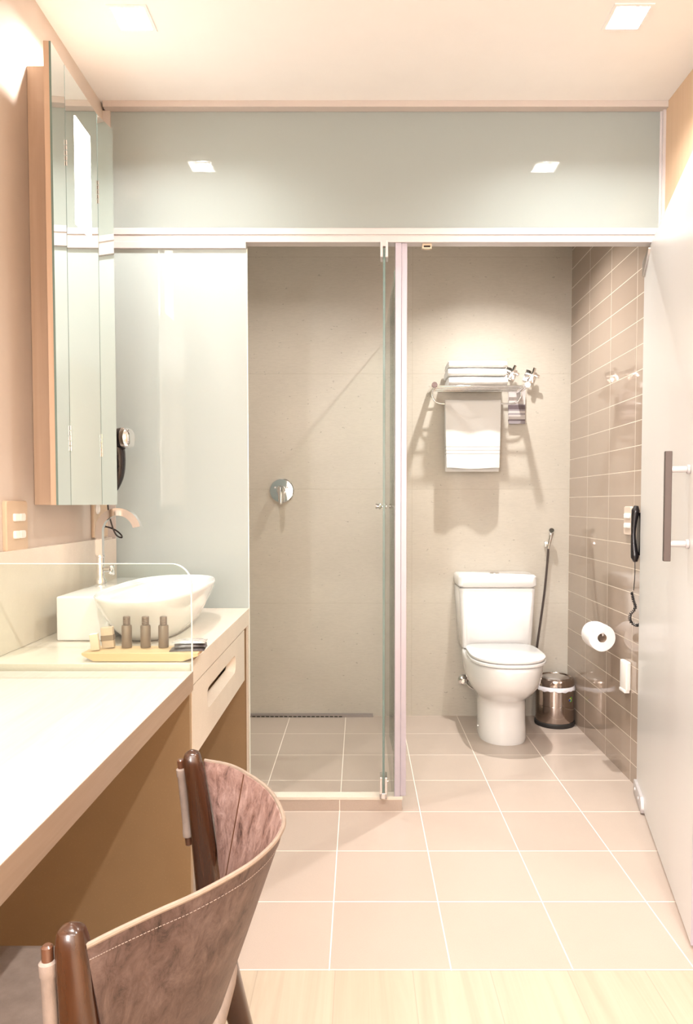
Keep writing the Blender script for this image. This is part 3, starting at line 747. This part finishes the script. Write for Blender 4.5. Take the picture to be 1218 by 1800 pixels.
def card_box(name, label, c, w_, d_, h, rz, tilt, mat, band):
    q = thing(name, label, 'box', c, None)
    Mt = Matrix.Translation(Vector(c)) @ Matrix.Rotation(rz, 4, 'Z') @ Matrix.Rotation(tilt, 4, 'Y')
    obj('carton', box(BM(), -w_ / 2, w_ / 2, -d_ / 2, d_ / 2, 0, h, 0.0015, 2, Mt), mat, q)
    if band: obj('paper_band', box(BM(), -w_ / 2 - 0.0006, w_ / 2 + 0.0006, -d_ / 2 - 0.0006, d_ / 2 + 0.0006, h * 0.36, h * 0.62, 0, 2, Mt), M['brown_band'], q, False, 'brown paper band')
    else: obj('end_flap', box(BM(), -w_ / 2 + 0.001, w_ / 2 - 0.001, -d_ / 2 + 0.001, d_ / 2 - 0.001, h, h + 0.0008, 0, 2, Mt), M['white'], q, False)
    return q
card_box('soap_carton', 'plain cream carton leaning at the left end of the tray', (-0.6525, 1.752, TZ1 + 0.002), 0.020, 0.017, 0.040, 0.15, -0.12, M['cream_card'], False)
card_box('banded_carton', 'ribbed kraft carton with a brown band beside the cream carton', (-0.6320, 1.785, TZ1 + 0.0015), 0.029, 0.020, 0.052, 0.12, -0.08, M['kraft'], True)
def sachet(label, c, w_, d_, h, rz, mat, seed, tilt=0.0):
    bm = BM(); nx, ny = 14, 10
    Mt = Matrix.Translation(Vector(c)) @ Matrix.Rotation(rz, 4, 'Z') @ Matrix.Rotation(tilt, 4, 'Y')
    G = {}
    for s in (0, 1):
        for i in range(nx + 1):
            for j in range(ny + 1):
                u, v = i / nx, j / ny
                e = (math.sin(PI * u) * math.sin(PI * v)) ** 0.45
                z = (0.0012 + (h - 0.0012) * e * (0.85 + 0.35 * noise.noise(Vector((u * 4 + seed, v * 4, 0))))) if s else 0.0
                G[s, i, j] = bm.verts.new(Mt @ Vector(((u - 0.5) * w_, (v - 0.5) * d_, z)))
    for s in (0, 1):
        for i in range(nx):
            for j in range(ny): bm.faces.new((G[s, i, j], G[s, i + 1, j], G[s, i + 1, j + 1], G[s, i, j + 1]))
    for i in range(nx):
        for j in (0, ny): bm.faces.new((G[0, i, j], G[0, i + 1, j], G[1, i + 1, j], G[1, i, j]))
    for j in range(ny):
        for i in (0, nx): bm.faces.new((G[0, i, j], G[0, i, j + 1], G[1, i, j + 1], G[1, i, j]))
    return tag(obj('sachet', bm, mat, None, True, None, 60), label, 'sachet', 'sachets at the right end of the tray')
sachet('black foil sachet lying lowest at the right end of the tray', (-0.428, 1.768, TZ1 + 0.0006), 0.085, 0.055, 0.007, 0.1, M['foil_dark'], 1)
sachet('black foil sachet in the middle of the pile on the tray', (-0.424, 1.778, TZ1 + 0.0085), 0.080, 0.052, 0.007, 0.25, M['foil_dark'], 5)
sachet('silvery clear sachet lying on top of the black sachets', (-0.428, 1.785, TZ1 + 0.0165), 0.082, 0.05, 0.008, 0.05, M['foil_light'], 9)

# ------------------------------------------------------------------ shower fittings
t = thing('shower_mixer', 'round chrome shower mixer plate with a lever on the stone wall', 'shower mixer', (-0.416, YB, 1.214))
obj('rosette', lathe(BM(), [(0.066, 0.0005), (0.066, 0.006), (0.061, 0.011), (0.02, 0.014), (0.0, 0.014)], (-0.416, YB, 1.214), (0, -1, 0), 40), M['chrome'], t)
bm = BM(); cyl(bm, (-0.416, YB - 0.013, 1.218), (-0.416, YB - 0.045, 1.218), 0.023, 28, bev=0.004)
tube(bm, [(-0.416, YB - 0.04, 1.225), (-0.415, YB - 0.052, 1.195), (-0.414, YB - 0.064, 1.155), (-0.414, YB - 0.068, 1.14)], 0.01, 14, 5, [0.018, 0.016, 0.011, 0.006])
obj('lever', bm, M['chrome'], t, True, 'drop-shaped chrome lever')
for s in (-1, 1):
    obj('screw', cyl(BM(), (-0.416 + s * 0.033, YB - 0.011, 1.232), (-0.416 + s * 0.033, YB - 0.014, 1.232), 0.005, 14), M['satin'], t)
t = thing('shower_drain', 'narrow grey linear drain at the foot of the shower wall', 'drain', (-0.26, 3.795, 0))
obj('channel', bx(-0.88, 0.072, 3.784, 3.8085, 0.0005, 0.014), M['grille'], t, False)
bm = BM()
for k in range(32): box(bm, -0.87 + k * 0.0245, -0.87 + k * 0.0245 + 0.017, 3.7825, 3.7838, 0.001, 0.006)
o = obj('drain_slots', bm, M['dark'], t, False)

# ------------------------------------------------------------------ toilet
TX = 0.700
t = thing('toilet', 'white close-coupled toilet with closed lid against the stone wall', 'toilet', (TX, 3.45, 0))
def egg(cx, yf, yb, hw, z, n=40, blunt=2.3, back=3.2):
    """plan outline: round at the front (small y), squarer at the back"""
    out = []; ym = yf + (yb - yf) * 0.52
    for k in range(n):
        a = 2 * PI * k / n; c, s = math.cos(a), math.sin(a)
        e = blunt if s < 0 else back
        x = hw * math.copysign(abs(c) ** (2 / e), c)
        y = ym + (ym - yf if s < 0 else yb - ym) * math.copysign(abs(s) ** (2 / e), s)
        out.append(Vector((cx + x, y, z)))
    return out
bm = BM()
prof = [(3.332, 3.62, 0.112, 0.0), (3.328, 3.62, 0.115, 0.02), (3.335, 3.62, 0.112, 0.10), (3.335, 3.63, 0.112, 0.17), (3.330, 3.64, 0.114, 0.200), (3.305, 3.68, 0.124, 0.218), (3.255, 3.72, 0.147, 0.245), (3.205, 3.76, 0.167, 0.285), (3.18, 3.77, 0.176, 0.32), (3.172, 3.78, 0.179, 0.355), (3.163, 3.785, 0.182, 0.385), (3.167, 3.785, 0.180, 0.397), (3.175, 3.78, 0.176, 0.401)]
loft(bm, [egg(TX, a, b, c, z, 48) for a, b, c, z in prof])
obj('bowl', bm, M['ceramic'], t, True, None, 60)
def slab(yf, yb, hw, z0, z1, back=5.0):
    bm = BM(); r = 0.006
    loft(bm, [egg(TX, yf + r, yb - r, hw - r, z0, 48, 2.4, back), egg(TX, yf, yb, hw, z0 + r * 0.6, 48, 2.4, back), egg(TX, yf, yb, hw, z1 - r * 0.6, 48, 2.4, back), egg(TX, yf + r, yb - r, hw - r, z1, 48, 2.4, back)])
    return bm
obj('seat', slab(3.168, 3.585, 0.178, 0.4035, 0.420), M['seat'], t, True, None, 50)
obj('lid', slab(3.170, 3.588, 0.176, 0.4225, 0.438), M['seat'], t, True, None, 50)
def tank(z0, z1, hw0, hw1, y0, y1, bev):
    bm = BM()
    def ring(hw, z, g=0): return [Vector((p[0], p[1], z)) for p in rrect(TX + 0.003 - hw + g, TX + 0.003 + hw - g, y0 + g, y1 - 0.0, 0.03, 6, (0.004, 0.004, 0.032, 0.032))]
    loft(bm, [ring(hw0, z0, bev), ring(hw0, z0 + bev), ring(hw1, z1 - bev), ring(hw1, z1, bev)]); return bm
obj('tank', tank(0.405, 0.716, 0.178, 0.196, 3.605, YB - 0.004, 0.006), M['ceramic'], t, True, None, 50)
obj('tank_lid', tank(0.719, 0.783, 0.201, 0.199, 3.598, YB - 0.004, 0.010), M['ceramic'], t, True, None, 50)
obj('flush_button', lathe(BM(), [(0.027, 0), (0.027, 0.004), (0.023, 0.007), (0, 0.0075)], (TX, 3.70, 0.7832), (0, 0, 1)), M['chrome'], t)
obj('floor_bolt', lathe(BM(), [(0.009, 0), (0.009, 0.004), (0, 0.007)], (TX - 0.113, 3.50, 0.045), (-1, 0, 0), 16), M['chrome'], t)
# water valve with pipe
t = thing('water_valve', 'round chrome water valve and pipe on the wall left of the toilet', 'valve', (0.558, YB, 0.197))
obj('flange', lathe(BM(), [(0.029, 0.0005), (0.029, 0.005), (0.022, 0.012), (0.012, 0.014), (0.012, 0.03), (0.015, 0.032), (0.015, 0.045), (0, 0.046)], (0.558, YB, 0.197), (0, -1, 0)), M['chrome'], t)
obj('pipe', tube(BM(), [(0.564, YB - 0.038, 0.195), (0.585, YB - 0.05, 0.172), (0.62, YB - 0.055, 0.155), (0.66, YB - 0.06, 0.152)], 0.0045, 10, 6), M['chrome'], t)
# bidet sprayer
t = thing('bidet_sprayer', 'chrome hand bidet sprayer with steel hose beside the toilet tank', 'bidet sprayer', (1.01, YB, 0.95))
obj('wall_bracket', bx(0.985, 1.004, YB - 0.03, YB - 0.0005, 0.915, 0.945, 0.002), M['chrome'], t)
obj('sprayer', tube(BM(), [(1.012, YB - 0.055, 1.005), (1.016, YB - 0.04, 0.995), (1.013, YB - 0.032, 0.965), (1.006, YB - 0.028, 0.93), (1.003, YB - 0.028, 0.905)], 0.01, 14, 5, [0.013, 0.014, 0.011, 0.009, 0.007]), M['chrome'], t)
obj('hose', tube(BM(), [(1.003, YB - 0.028, 0.908), (0.998, YB - 0.028, 0.83), (0.985, YB - 0.03, 0.68), (0.965, YB - 0.035, 0.53), (0.948, YB - 0.04, 0.41), (0.935, YB - 0.04, 0.30), (0.915, YB - 0.04, 0.22), (0.90, YB - 0.02, 0.20), (0.897, YB - 0.001, 0.20)], 0.006, 10, 6), M['steel_bar'], t, True, 'dark steel hose')
# waste bin
BX, BY, BR = 1.0165, 3.678, 0.0995
t = thing('waste_bin', 'round stainless steel swing-lid bin with bag and small sticker in the corner', 'bin', (BX, BY, 0))
obj('base', lathe(BM(), [(BR + 0.001, 0.0005), (BR + 0.003, 0.004), (BR + 0.002, 0.020), (BR, 0.022)], (BX, BY, 0), (0, 0, 1), 48), M['rubber'], t)
obj('body', lathe(BM(), [(BR - 0.003, 0.022), (BR - 0.002, 0.024), (BR - 0.002, 0.108), (BR - 0.003, 0.109), (BR - 0.002, 0.110), (BR - 0.002, 0.190), (BR - 0.006, 0.194)], (BX, BY, 0), (0, 0, 1), 64), M['bin_steel'], t)
bm = BM(); rings = []
for z, r0 in ((0.188, 0.0025), (0.190, 0.0035), (0.205, 0.001), (0.209, -0.002)):
    rings.append([Vector((BX + (BR + r0) * math.cos(2 * PI * k / 64), BY + (BR + r0) * math.sin(2 * PI * k / 64), z + (0.0022 * math.sin(k * 1.7) + 0.002 * math.sin(k * 0.6) if z < 0.2 else 0))) for k in range(64)])
loft(bm, rings, False, False)
obj('bin_bag', bm, M['bag'], t, True, 'white bag rim')
bl = obj('lid', lathe(BM(), [(BR - 0.004, 0.209), (BR - 0.001, 0.211), (BR - 0.001, 0.236), (BR - 0.004, 0.244), (BR - 0.016, 0.250), (BR - 0.02, 0.246), (BR - 0.022, 0.240)], (BX, BY, 0), (0, 0, 1), 64, True, False), M['bin_steel'], t)
obj('swing_flap', lathe(BM(), [(BR - 0.0235, 0.239), (BR - 0.03, 0.246), (0.04, 0.253), (0.0, 0.255)], (BX, BY, 0), (0, 0, 1), 48), M['satin'], bl)
def on_cyl(a, z, r): return Vector((BX + r * math.sin(a), BY - r * math.cos(a), z))
def decal(pts, r, mat, name, parent, lb=None):
    bm = BM(); vs = [bm.verts.new(on_cyl(a, z, r)) for a, z in pts] ; vb = [bm.verts.new(on_cyl(a, z, r - 0.0004)) for a, z in pts]
    bm.faces.new(vs); bm.faces.new(vb[::-1]); n = len(vs)
    for k in range(n): bm.faces.new((vs[k], vs[(k + 1) % n], vb[(k + 1) % n], vb[k]))
    return obj(name, bm, mat, parent, False, lb)
A0, Z0 = 0.62, 0.146
st = decal([(A0 - 0.13, Z0), (A0, Z0 - 0.012), (A0 + 0.13, Z0), (A0, Z0 + 0.012)], BR - 0.0012, M['yellow'], 'sticker', t, 'small green, yellow and blue sticker')
decal([(A0 - 0.02, Z0 - 0.013), (A0 + 0.15, Z0 - 0.010), (A0 + 0.15, Z0 + 0.012), (A0 + 0.02, Z0 + 0.014), (A0 + 0.10, Z0)], BR - 0.0008, M['green'], 'sticker_green', st)
decal([(A0 - 0.04 + 0.075 * math.cos(k * PI / 6), Z0 - 0.001 + 0.0075 * math.sin(k * PI / 6)) for k in range(12)], BR - 0.0003, M['blue'], 'sticker_disc', st)

# toilet roll on its holder
t = thing('toilet_paper_holder', 'chrome wall arm holding the toilet roll on the taupe tiles', 'toilet paper holder', (XRB, 3.16, 0.59))
RX, RZ = 1.045, 0.567
obj('flange', lathe(BM(), [(0.024, 0.0005), (0.024, 0.006), (0.010, 0.010)], (XRB, 3.20, RZ + 0.012), (-1, 0, 0), 28), M['chrome'], t)
obj('arm', tube(BM(), [(XRB - 0.005, 3.20, RZ + 0.012), (RX + 0.02, 3.20, RZ + 0.012), (RX, 3.192, RZ + 0.012), (RX, 3.17, RZ + 0.012), (RX, 3.06, RZ + 0.012), (RX, 3.043, RZ + 0.014), (RX, 3.040, RZ + 0.024)], 0.0045, 12, 5), M['chrome'], t)
t = thing('toilet_roll', 'white toilet paper roll hanging on the chrome holder', 'toilet roll', (RX, 3.1, RZ))
def roll():
    bm = BM(); rings = []
    for r, y in ((0.0195, 3.051), (0.0565, 3.050), (0.058, 3.053), (0.058, 3.153), (0.0565, 3.156), (0.0195, 3.156)):
        rings.append([Vector((RX + r * math.cos(2 * PI * k / 48), y, RZ + r * (1 + (0.03 if r > 0.05 else 0) * math.sin(2 * PI * k / 48 * 3)) * math.sin(2 * PI * k / 48))) for k in range(48)])
    loft(bm, rings + [rings[0]], False, False); bmesh.ops.remove_doubles(bm, verts=bm.verts, dist=1e-6); return bm
obj('paper', roll(), M['paper'], t, True, None, 40)
bm = BM(); lathe(bm, [(0.0192, 0), (0.0192, 0.104)], (RX, 3.051, RZ), (0, 1, 0), 32, False, False); lathe(bm, [(0.0182, 0), (0.0182, 0.104)], (RX, 3.051, RZ), (0, 1, 0), 32, False, False)
obj('core', bm, M['kraft'], t)
# small white box low on the tiles
t = thing('wall_dispenser', 'slim white plastic box low on the taupe tiles under the toilet roll', 'dispenser', (XRB, 2.948, 0.43))
obj('cover', bx(XRB - 0.022, XRB - 0.0005, 2.912, 2.985, 0.372, 0.492, 0.006, 3), M['white'], t)
obj('lower_lip', bx(XRB - 0.026, XRB - 0.004, 2.917, 2.980, 0.362, 0.374, 0.002), M['white'], t)
# wall telephone
t = thing('wall_phone', 'black wall telephone with coiled cord, half hidden behind the glass door', 'telephone', (XRB, 2.86, 1.03))
obj('cradle', bx(XRB - 0.014, XRB - 0.0005, 2.79, 2.85, 0.94, 1.11, 0.004, 3), M['black'], t)
bm = BM(); pts = []
for k in range(13):
    u = k / 12; z = 0.915 + 0.222 * u
    pts.append((XRB - 0.024 - 0.010 * math.sin(PI * u), 2.825, z))
rad = [0.009 + 0.009 * abs(2 * k / 12 - 1) ** 1.5 - (0.01 if k in (0, 12) else 0) for k in range(13)]
obj('handset', tube(bm, pts, 0.02, 16, 2, rad), M['black'], t)
bm = BM()
obj('cord', tube(bm, [(XRB - 0.026, 2.825, 0.915), (XRB - 0.026, 2.825, 0.86), (XRB - 0.028, 2.83, 0.80)], 0.0018, 8, 6), M['black'], t)
pts = []
ctr = catmull([(XRB - 0.032, 2.84, 0.792), (XRB - 0.026, 2.835, 0.76), (XRB - 0.020, 2.83, 0.73), (XRB - 0.036, 2.84, 0.70), (XRB - 0.033, 2.84, 0.672), (XRB - 0.012, 2.82, 0.662), (XRB - 0.009, 2.80, 0.70), (XRB - 0.008, 2.80, 0.93)], 30)
for i, p in enumerate(ctr):
    a = i * 1.05; T_ = (ctr[min(i + 1, len(ctr) - 1)] - ctr[max(i - 1, 0)]).normalized(); _, u, v = frame_axis(T_ if abs(T_.z) > 0.3 else Vector((0, 1, 0.01)))
    if i: 
        pass
    pts.append(p + u * math.cos(a) * 0.0050 + v * math.sin(a) * 0.0050)
obj('coiled_cord', tube(BM(), pts, 0.0021, 6), M['black'], t)

# ------------------------------------------------------------------ towel rack, towels, handles
RL, RR_, RZ0, RYF = 0.373, 0.836, 1.736, 3.575
t = thing('towel_rack', 'chrome wall towel rack with shelf bars above the toilet', 'towel rack', (0.6, YB, RZ0))
for x, s in ((RL, -1), (RR_, 1)):
    a = obj('arm', cyl(BM(), (x, YB - 0.0005, RZ0), (x, RYF, RZ0), 0.0145, 28, bev=0.001), M['chrome'], t)
    obj('end_cap', cyl(BM(), (x, RYF - 0.001, RZ0), (x, RYF - 0.006, RZ0), 0.0145, 28, bev=0.001), M['chrome_dark'] if s < 0 else M['white'], a, True, 'dark end cap' if s < 0 else 'white end cap')
for y in (3.60, 3.65, 3.70, 3.755):
    obj('shelf_bar', cyl(BM(), (RL + 0.0135, y, RZ0 - 0.002), (RR_ - 0.0135, y, RZ0 - 0.002), 0.0045, 14), M['chrome'], t)
ry = 3.712
obj('towel_bar', tube(BM(), [(RL + 0.002, ry, RZ0 - 0.013), (RL + 0.002, ry, RZ0 - 0.035), (RL + 0.018, ry, RZ0 - 0.062), (RL + 0.045, ry, RZ0 - 0.073), (RL + 0.1, ry, RZ0 - 0.074), (RR_ - 0.1, ry, RZ0 - 0.074), (RR_ - 0.045, ry, RZ0 - 0.073), (RR_ - 0.018, ry, RZ0 - 0.062), (RR_ - 0.002, ry, RZ0 - 0.035), (RR_ - 0.002, ry, RZ0 - 0.013)], 0.0045, 12, 5), M['chrome'], t)
def folded_towel(z0, h, x0, x1, y0, y1, seed, label):
    """closed loop profile in YZ with fold creases, lofted along X"""
    bm = BM(); rings = []; nx = 36; nt_ = 40
    for i in range(nx + 1):
        u = i / nx; x = x0 + (x1 - x0) * u
        end = min(1.0, min(u, 1 - u) * 14); sq = 0.80 + 0.20 * math.sin(end * PI / 2)
        ring = []
        for k in range(nt_):
            a = 2 * PI * k / nt_; c, s = math.cos(a), math.sin(a)
            y = (y0 + y1) / 2 + (y1 - y0) / 2 * math.copysign(abs(c) ** 0.35, c)
            z = z0 + h / 2 + h / 2 * sq * math.copysign(abs(s) ** 0.55, s)
            crease = -0.004 * math.exp(-((s - 0.05) / 0.10) ** 2) if c < 0 else 0
            wv = noise.noise(Vector((x * 14, s * 1.2 + seed, c * 1.5))) * 0.004
            wz = noise.noise(Vector((x * 9, seed * 3.1, c))) * (0.0018 if s > 0 else 0.0004)
            ring.append(Vector((x, y - crease + wv, max(z0, z + wz))))
        rings.append(ring)
    loft(bm, rings)
    return tag(obj('folded_towel', bm, M['towel'], None, True, None, 60), label, 'towel', 'folded white towels on the rack')
folded_towel(1.7395, 0.043, 0.448, 0.742, 3.590, 3.775, 1, 'folded white towel lying at the bottom of the stack on the rack')
folded_towel(1.7840, 0.041, 0.443, 0.737, 3.592, 3.775, 2, 'folded white towel in the middle of the stack on the rack')
folded_towel(1.8265, 0.038, 0.447, 0.738, 3.596, 3.775, 3, 'folded white towel lying on top of the stack on the rack')
def hanging(name, x0, x1, yc, ztop, zf, zb, th, r, mat, wob, seed):
    bm = BM(); prof = []
    nz = 26
    for k in range(nz): prof.append(('f', zf + (ztop - r - zf) * k / nz))
    for k in range(9): prof.append(('a', PI - PI * k / 8))
    for k in range(1, nz + 1): prof.append(('b', ztop - r - (ztop - r - zb) * k / nz))
    nx = 28; G = [[], []]
    for layer in (0, 1):
        q = r + (th if layer else 0)
        for i in range(nx + 1):
            x = x0 + (x1 - x0) * i / nx; row = []
            for kind, v in prof:
                if kind == 'a': y = yc + math.cos(v) * q; z = ztop - r + math.sin(v) * q; d = 0; tt = 1
                elif kind == 'f': y = yc - q; z = v; d = -1; tt = v / ztop
                else: y = yc + q; z = v; d = 0.25; tt = v / ztop
                f = (1 - tt) * 4
                y += d * wob * f * (0.8 + math.sin((x - x0) / (x1 - x0) * 2 * PI * 1.5 + seed))
                xx = x + ((x0 + x1) / 2 - x) * 0.12 * min(1, f) * (1 if kind == 'f' else 0.7) * 0.5
                if kind == 'f': z -= 0.006 * min(1, max(0, f - .7) * 4) * (1 - math.cos((x - x0) / (x1 - x0) * 2 * PI * 1.0)) - 0.006 * min(1, max(0, f - .7) * 4)
                row.append(bm.verts.new((xx, y, z)))
            G[layer].append(row)
    n = len(prof)
    for L_ in (0, 1):
        for i in range(nx):
            for k in range(n - 1): bm.faces.new((G[L_][i][k], G[L_][i + 1][k], G[L_][i + 1][k + 1], G[L_][i][k + 1]))
    for i in range(nx):
        for k in (0, n - 1): bm.faces.new((G[0][i][k], G[0][i + 1][k], G[1][i + 1][k], G[1][i][k]))
    for k in range(n - 1):
        for i in (0, nx): bm.faces.new((G[0][i][k], G[0][i][k + 1], G[1][i][k + 1], G[1][i][k]))
    return obj(name, bm, mat, None, True, None, 60)
tag(hanging('hanging_towel', 0.441, 0.729, ry, RZ0 - 0.066, 1.328, 1.312, 0.011, 0.0055, M['towel_hang'], 0.010, 0.6), 'white towel with stitched hem hanging over the rack bar', 'towel')
tag(hanging('striped_cloth', 0.785, 0.8735, 3.784, 1.742, 1.566, 1.575, 0.002, 0.004, M['striped'], 0.0, 0), 'small grey striped cloth hanging behind the right end of the rack', 'cloth')
def cross_valve(x, z, rot, arot, label, lean):
    t = thing('cross_valve', label, 'valve handle', (x, YB, z))
    bm = BM(); Mt = Matrix.Translation((x, YB, z)) @ Matrix.Rotation(rot, 4, 'Y')
    box(bm, -0.030, 0.030, -0.006, -0.0005, -0.030, 0.030, 0.001, 2, Mt)
    obj('escutcheon', bm, M['chrome'], t)
    e = Vector((x + lean[0], YB - 0.062, z + lean[1]))
    obj('stem', cyl(BM(), (x, YB - 0.005, z), e, 0.009, 18), M['chrome'], t)
    bm = BM(); Mt = Matrix.Translation(e) @ Matrix.Rotation(arot, 4, 'Y')
    box(bm, -0.036, 0.036, -0.006, 0.006, -0.0075, 0.0075, 0.001, 2, Mt); box(bm, -0.0075, 0.0075, -0.0065, 0.0065, -0.036, 0.036, 0.001, 2, Mt)
    obj('cross_handle', bm, M['chrome'], t)
cross_valve(0.797, 1.832, 0.4, 0.42, 'chrome cross-handled wall valve next to the folded towels', (0.0, 0.0))
cross_valve(0.902, 1.818, 0.35, 0.3, 'chrome cross-handled wall valve on a square plate, right of the rack', (0.0, 0.0))

# ------------------------------------------------------------------ leather chair
CS = 1.048
def cp(x, y, z): return Vector((x * CS, y * CS, 1.146 - (1.146 - z) * CS))
t = thing('leather_chair', 'walnut chair with a curved mottled leather back pulled up to the desk', 'chair', (-0.35, 0.94, 0))
def sweep_post(name, pts, sizes, lab=None):
    """pts with rectangular-rounded section (wx along X, wy along Y)"""
    bm = BM(); P_ = catmull(pts, 8); n0 = len(pts) - 1; rings = []
    for i, p in enumerate(P_):
        k = min(int(i / 8), n0 - 1); f = (i - k * 8) / 8
        wx = sizes[k][0] + (sizes[k + 1][0] - sizes[k][0]) * f; wy = sizes[k][1] + (sizes[k + 1][1] - sizes[k][1]) * f
        rings.append([Vector((p.x + wx / 2 * math.copysign(abs(math.cos(a)) ** 0.6, math.cos(a)), p.y + wy / 2 * math.copysign(abs(math.sin(a)) ** 0.6, math.sin(a)), p.z)) for a in [2 * PI * j / 20 for j in range(20)]])
    loft(bm, rings)
    return obj(name, bm, M['walnut'], t, True, lab, 60)
for sgn, top, kn, foot in ((1, (-0.268, 1.127, 0.752), (-0.232, 1.145, 0.42), (-0.150, 1.19, -0.046)), (-1, (-0.271, 0.655, 0.752), (-0.243, 0.648, 0.42), (-0.150, 0.60, -0.046))):
    T, K, F = cp(*top), cp(*kn), cp(*foot); F.z = 0.002
    q = lambda f: T + (K - T) * f
    sweep_post('back_post', [T, T + Vector((0, 0, -0.006)), T + Vector((0.001, 0, -0.022)), q(0.2), q(0.6), K, K + (F - K) * 0.5, F],
               [(0.006, 0.006), (0.024, 0.022), (0.030, 0.030), (0.033, 0.034), (0.045, 0.036), (0.052, 0.036), (0.036, 0.030), (0.022, 0.022)])
    dl0 = T + Vector((-0.0215, 0.006 * sgn, -0.018)); dl1 = T + (K - T) * 0.49 + Vector((-0.029, 0.006 * sgn, 0))
    obj('dowel', cyl(BM(), dl1, dl0, 0.0058, 16, bev=0.002), M['walnut_light'], t)
    dv = (dl0 - dl1)
    bm = BM(); lathe(bm, [(0.0065, 0), (0.0086, 0.002), (0.0086, 0.012), (0.0077, 0.014), (0.0074, 0.03), (0.0076, dv.length * 0.8 - 0.016), (0.0088, dv.length * 0.8 - 0.014), (0.0088, dv.length * 0.8 - 0.002), (0.0065, dv.length * 0.8)], dl1 + dv * 0.10, dv, 20)
    obj('leather_sleeve', bm, M['hide_pale'], t)
# curved leather back: rim plan at the top, narrower plan at the bottom
rim = [(-0.250, 1.140), (-0.205, 1.118), (-0.166, 1.075), (-0.131, 1.022), (-0.108, 0.963), (-0.097, 0.912), (-0.102, 0.864), (-0.118, 0.819), (-0.139, 0.784), (-0.173, 0.741), (-0.206, 0.708), (-0.235, 0.677), (-0.256, 0.652)]
def leather(o0, o1):
    top = catmull([Vector((x, y, 0)) for x, y in rim], 5)
    n = len(top); bm = BM(); rows = 12; G = [[], []]; edge = []
    for i, p in enumerate(top):
        u = i / (n - 1)
        s = math.sin(PI * u) ** 0.8
        depth = 0.140 + 0.100 * s
        c0 = Vector((-0.258, 0.895, 0))
        d = (p - c0)
        tx = top[min(i + 1, n - 1)] - top[max(i - 1, 0)]; nn = Vector((tx.y, -tx.x, 0)).normalized()
        if nn.dot(d) < 0: nn = -nn
        col = []
        for L_, off in ((0, o0), (1, o1)):
            colv = []
            for k in range(rows + 1):
                v = k / rows
                q = p + nn * off
                lean = -0.085 * s * v + 0.024 * v * (1 - s)
                zz = 0.730 - depth * v
                w_ = cp(q.x + lean, q.y + (0.90 - q.y) * 0.10 * v * s, zz)
                colv.append(bm.verts.new(w_))
            G[L_].append(colv)
    for L_ in (0, 1):
        for i in range(n - 1):
            for k in range(rows): bm.faces.new((G[L_][i][k], G[L_][i + 1][k], G[L_][i + 1][k + 1], G[L_][i][k + 1]))
    for i in range(n - 1):
        for k in (0, rows): bm.faces.new((G[0][i][k], G[0][i + 1][k], G[1][i + 1][k], G[1][i][k]))
    for k in range(rows):
        for i in (0, n - 1): bm.faces.new((G[0][i][k], G[0][i][k + 1], G[1][i][k + 1], G[1][i][k]))
    top_line = [(G[0][i][0].co + G[1][i][0].co) / 2 for i in range(n)]
    return bm, top_line
bm, tl = leather(0.0, -0.0030)
lb_ = obj('leather_back', bm, M['hide'], t, True, None, 50)
obj('lit_inner_face', leather(-0.0032, -0.0055)[0], M['hide_lit'], lb_, True, 'inner side of the leather, lightened as if lit', 50)
obj('rim_edging', tube(BM(), [p + Vector((0, 0, 0.0005)) for p in tl], 0.0031, 8), M['hide_edge'], lb_, True, 'pale raw leather rim')
cols = leather(-0.0055, -0.0060)[0]; cols.verts.ensure_lookup_table()
colv = lambda i: [cols.verts[(i * 2) * 13 + k].co.copy() for k in range(13)]
obj('seam', tube(BM(), colv(9), 0.0014, 6), M['walnut_light'], lb_, True, 'dark vertical seam')
cols.free(); cols = leather(0.0004, 0.0)[0]; cols.verts.ensure_lookup_table()
bm = BM(); line = [cols.verts[(i * 2) * 13 + 1].co.copy() for i in range(61)]; line = [p for p in line]
for a, b in zip(line[:-1], line[1:]):
    for f0, f1 in ((0.05, 0.38), (0.55, 0.88)): cyl(bm, a.lerp(b, f0), a.lerp(b, f1), 0.0005, 5)
obj('stitching', bm, M['hide_pale'], lb_, True, 'pale stitched line below the rim'); cols.free()
# seat, rails and front legs
def cushion():
    bm = BM(); rings = []
    pl = lambda g, z: [Vector((p[0], p[1], z)) for p in rrect(-0.66 + g, -0.192 - g, 0.70 + g, 1.140 - g, 0.05, 6)]
    for g, z in ((0.012, 0.386), (0.002, 0.394), (0.0, 0.412), (0.006, 0.426), (0.03, 0.436), (0.10, 0.440)): rings.append(pl(g, z))
    loft(bm, rings); return bm
obj('seat_cushion', cushion(), M['hide_pale'], t, True, 'pale suede seat cushion', 60)
bm = BM(); 
for y in (0.664, 1.166): box(bm, -0.66, -0.24, y - 0.011, y + 0.011, 0.335, 0.385, 0.004)
box(bm, -0.655, -0.630, 0.675, 1.155, 0.335, 0.370, 0.004); box(bm, -0.275, -0.25, 0.675, 1.155, 0.335, 0.370, 0.004)
obj('seat_rail', bm, M['walnut'], t)
for y in (0.652, 1.178):
    sweep_post('front_leg', [Vector((-0.650, y, 0.385)), Vector((-0.652, y, 0.30)), Vector((-0.665, y, 0.15)), Vector((-0.68, y, 0.002))], [(0.036, 0.030), (0.036, 0.030), (0.028, 0.026), (0.02, 0.02)])
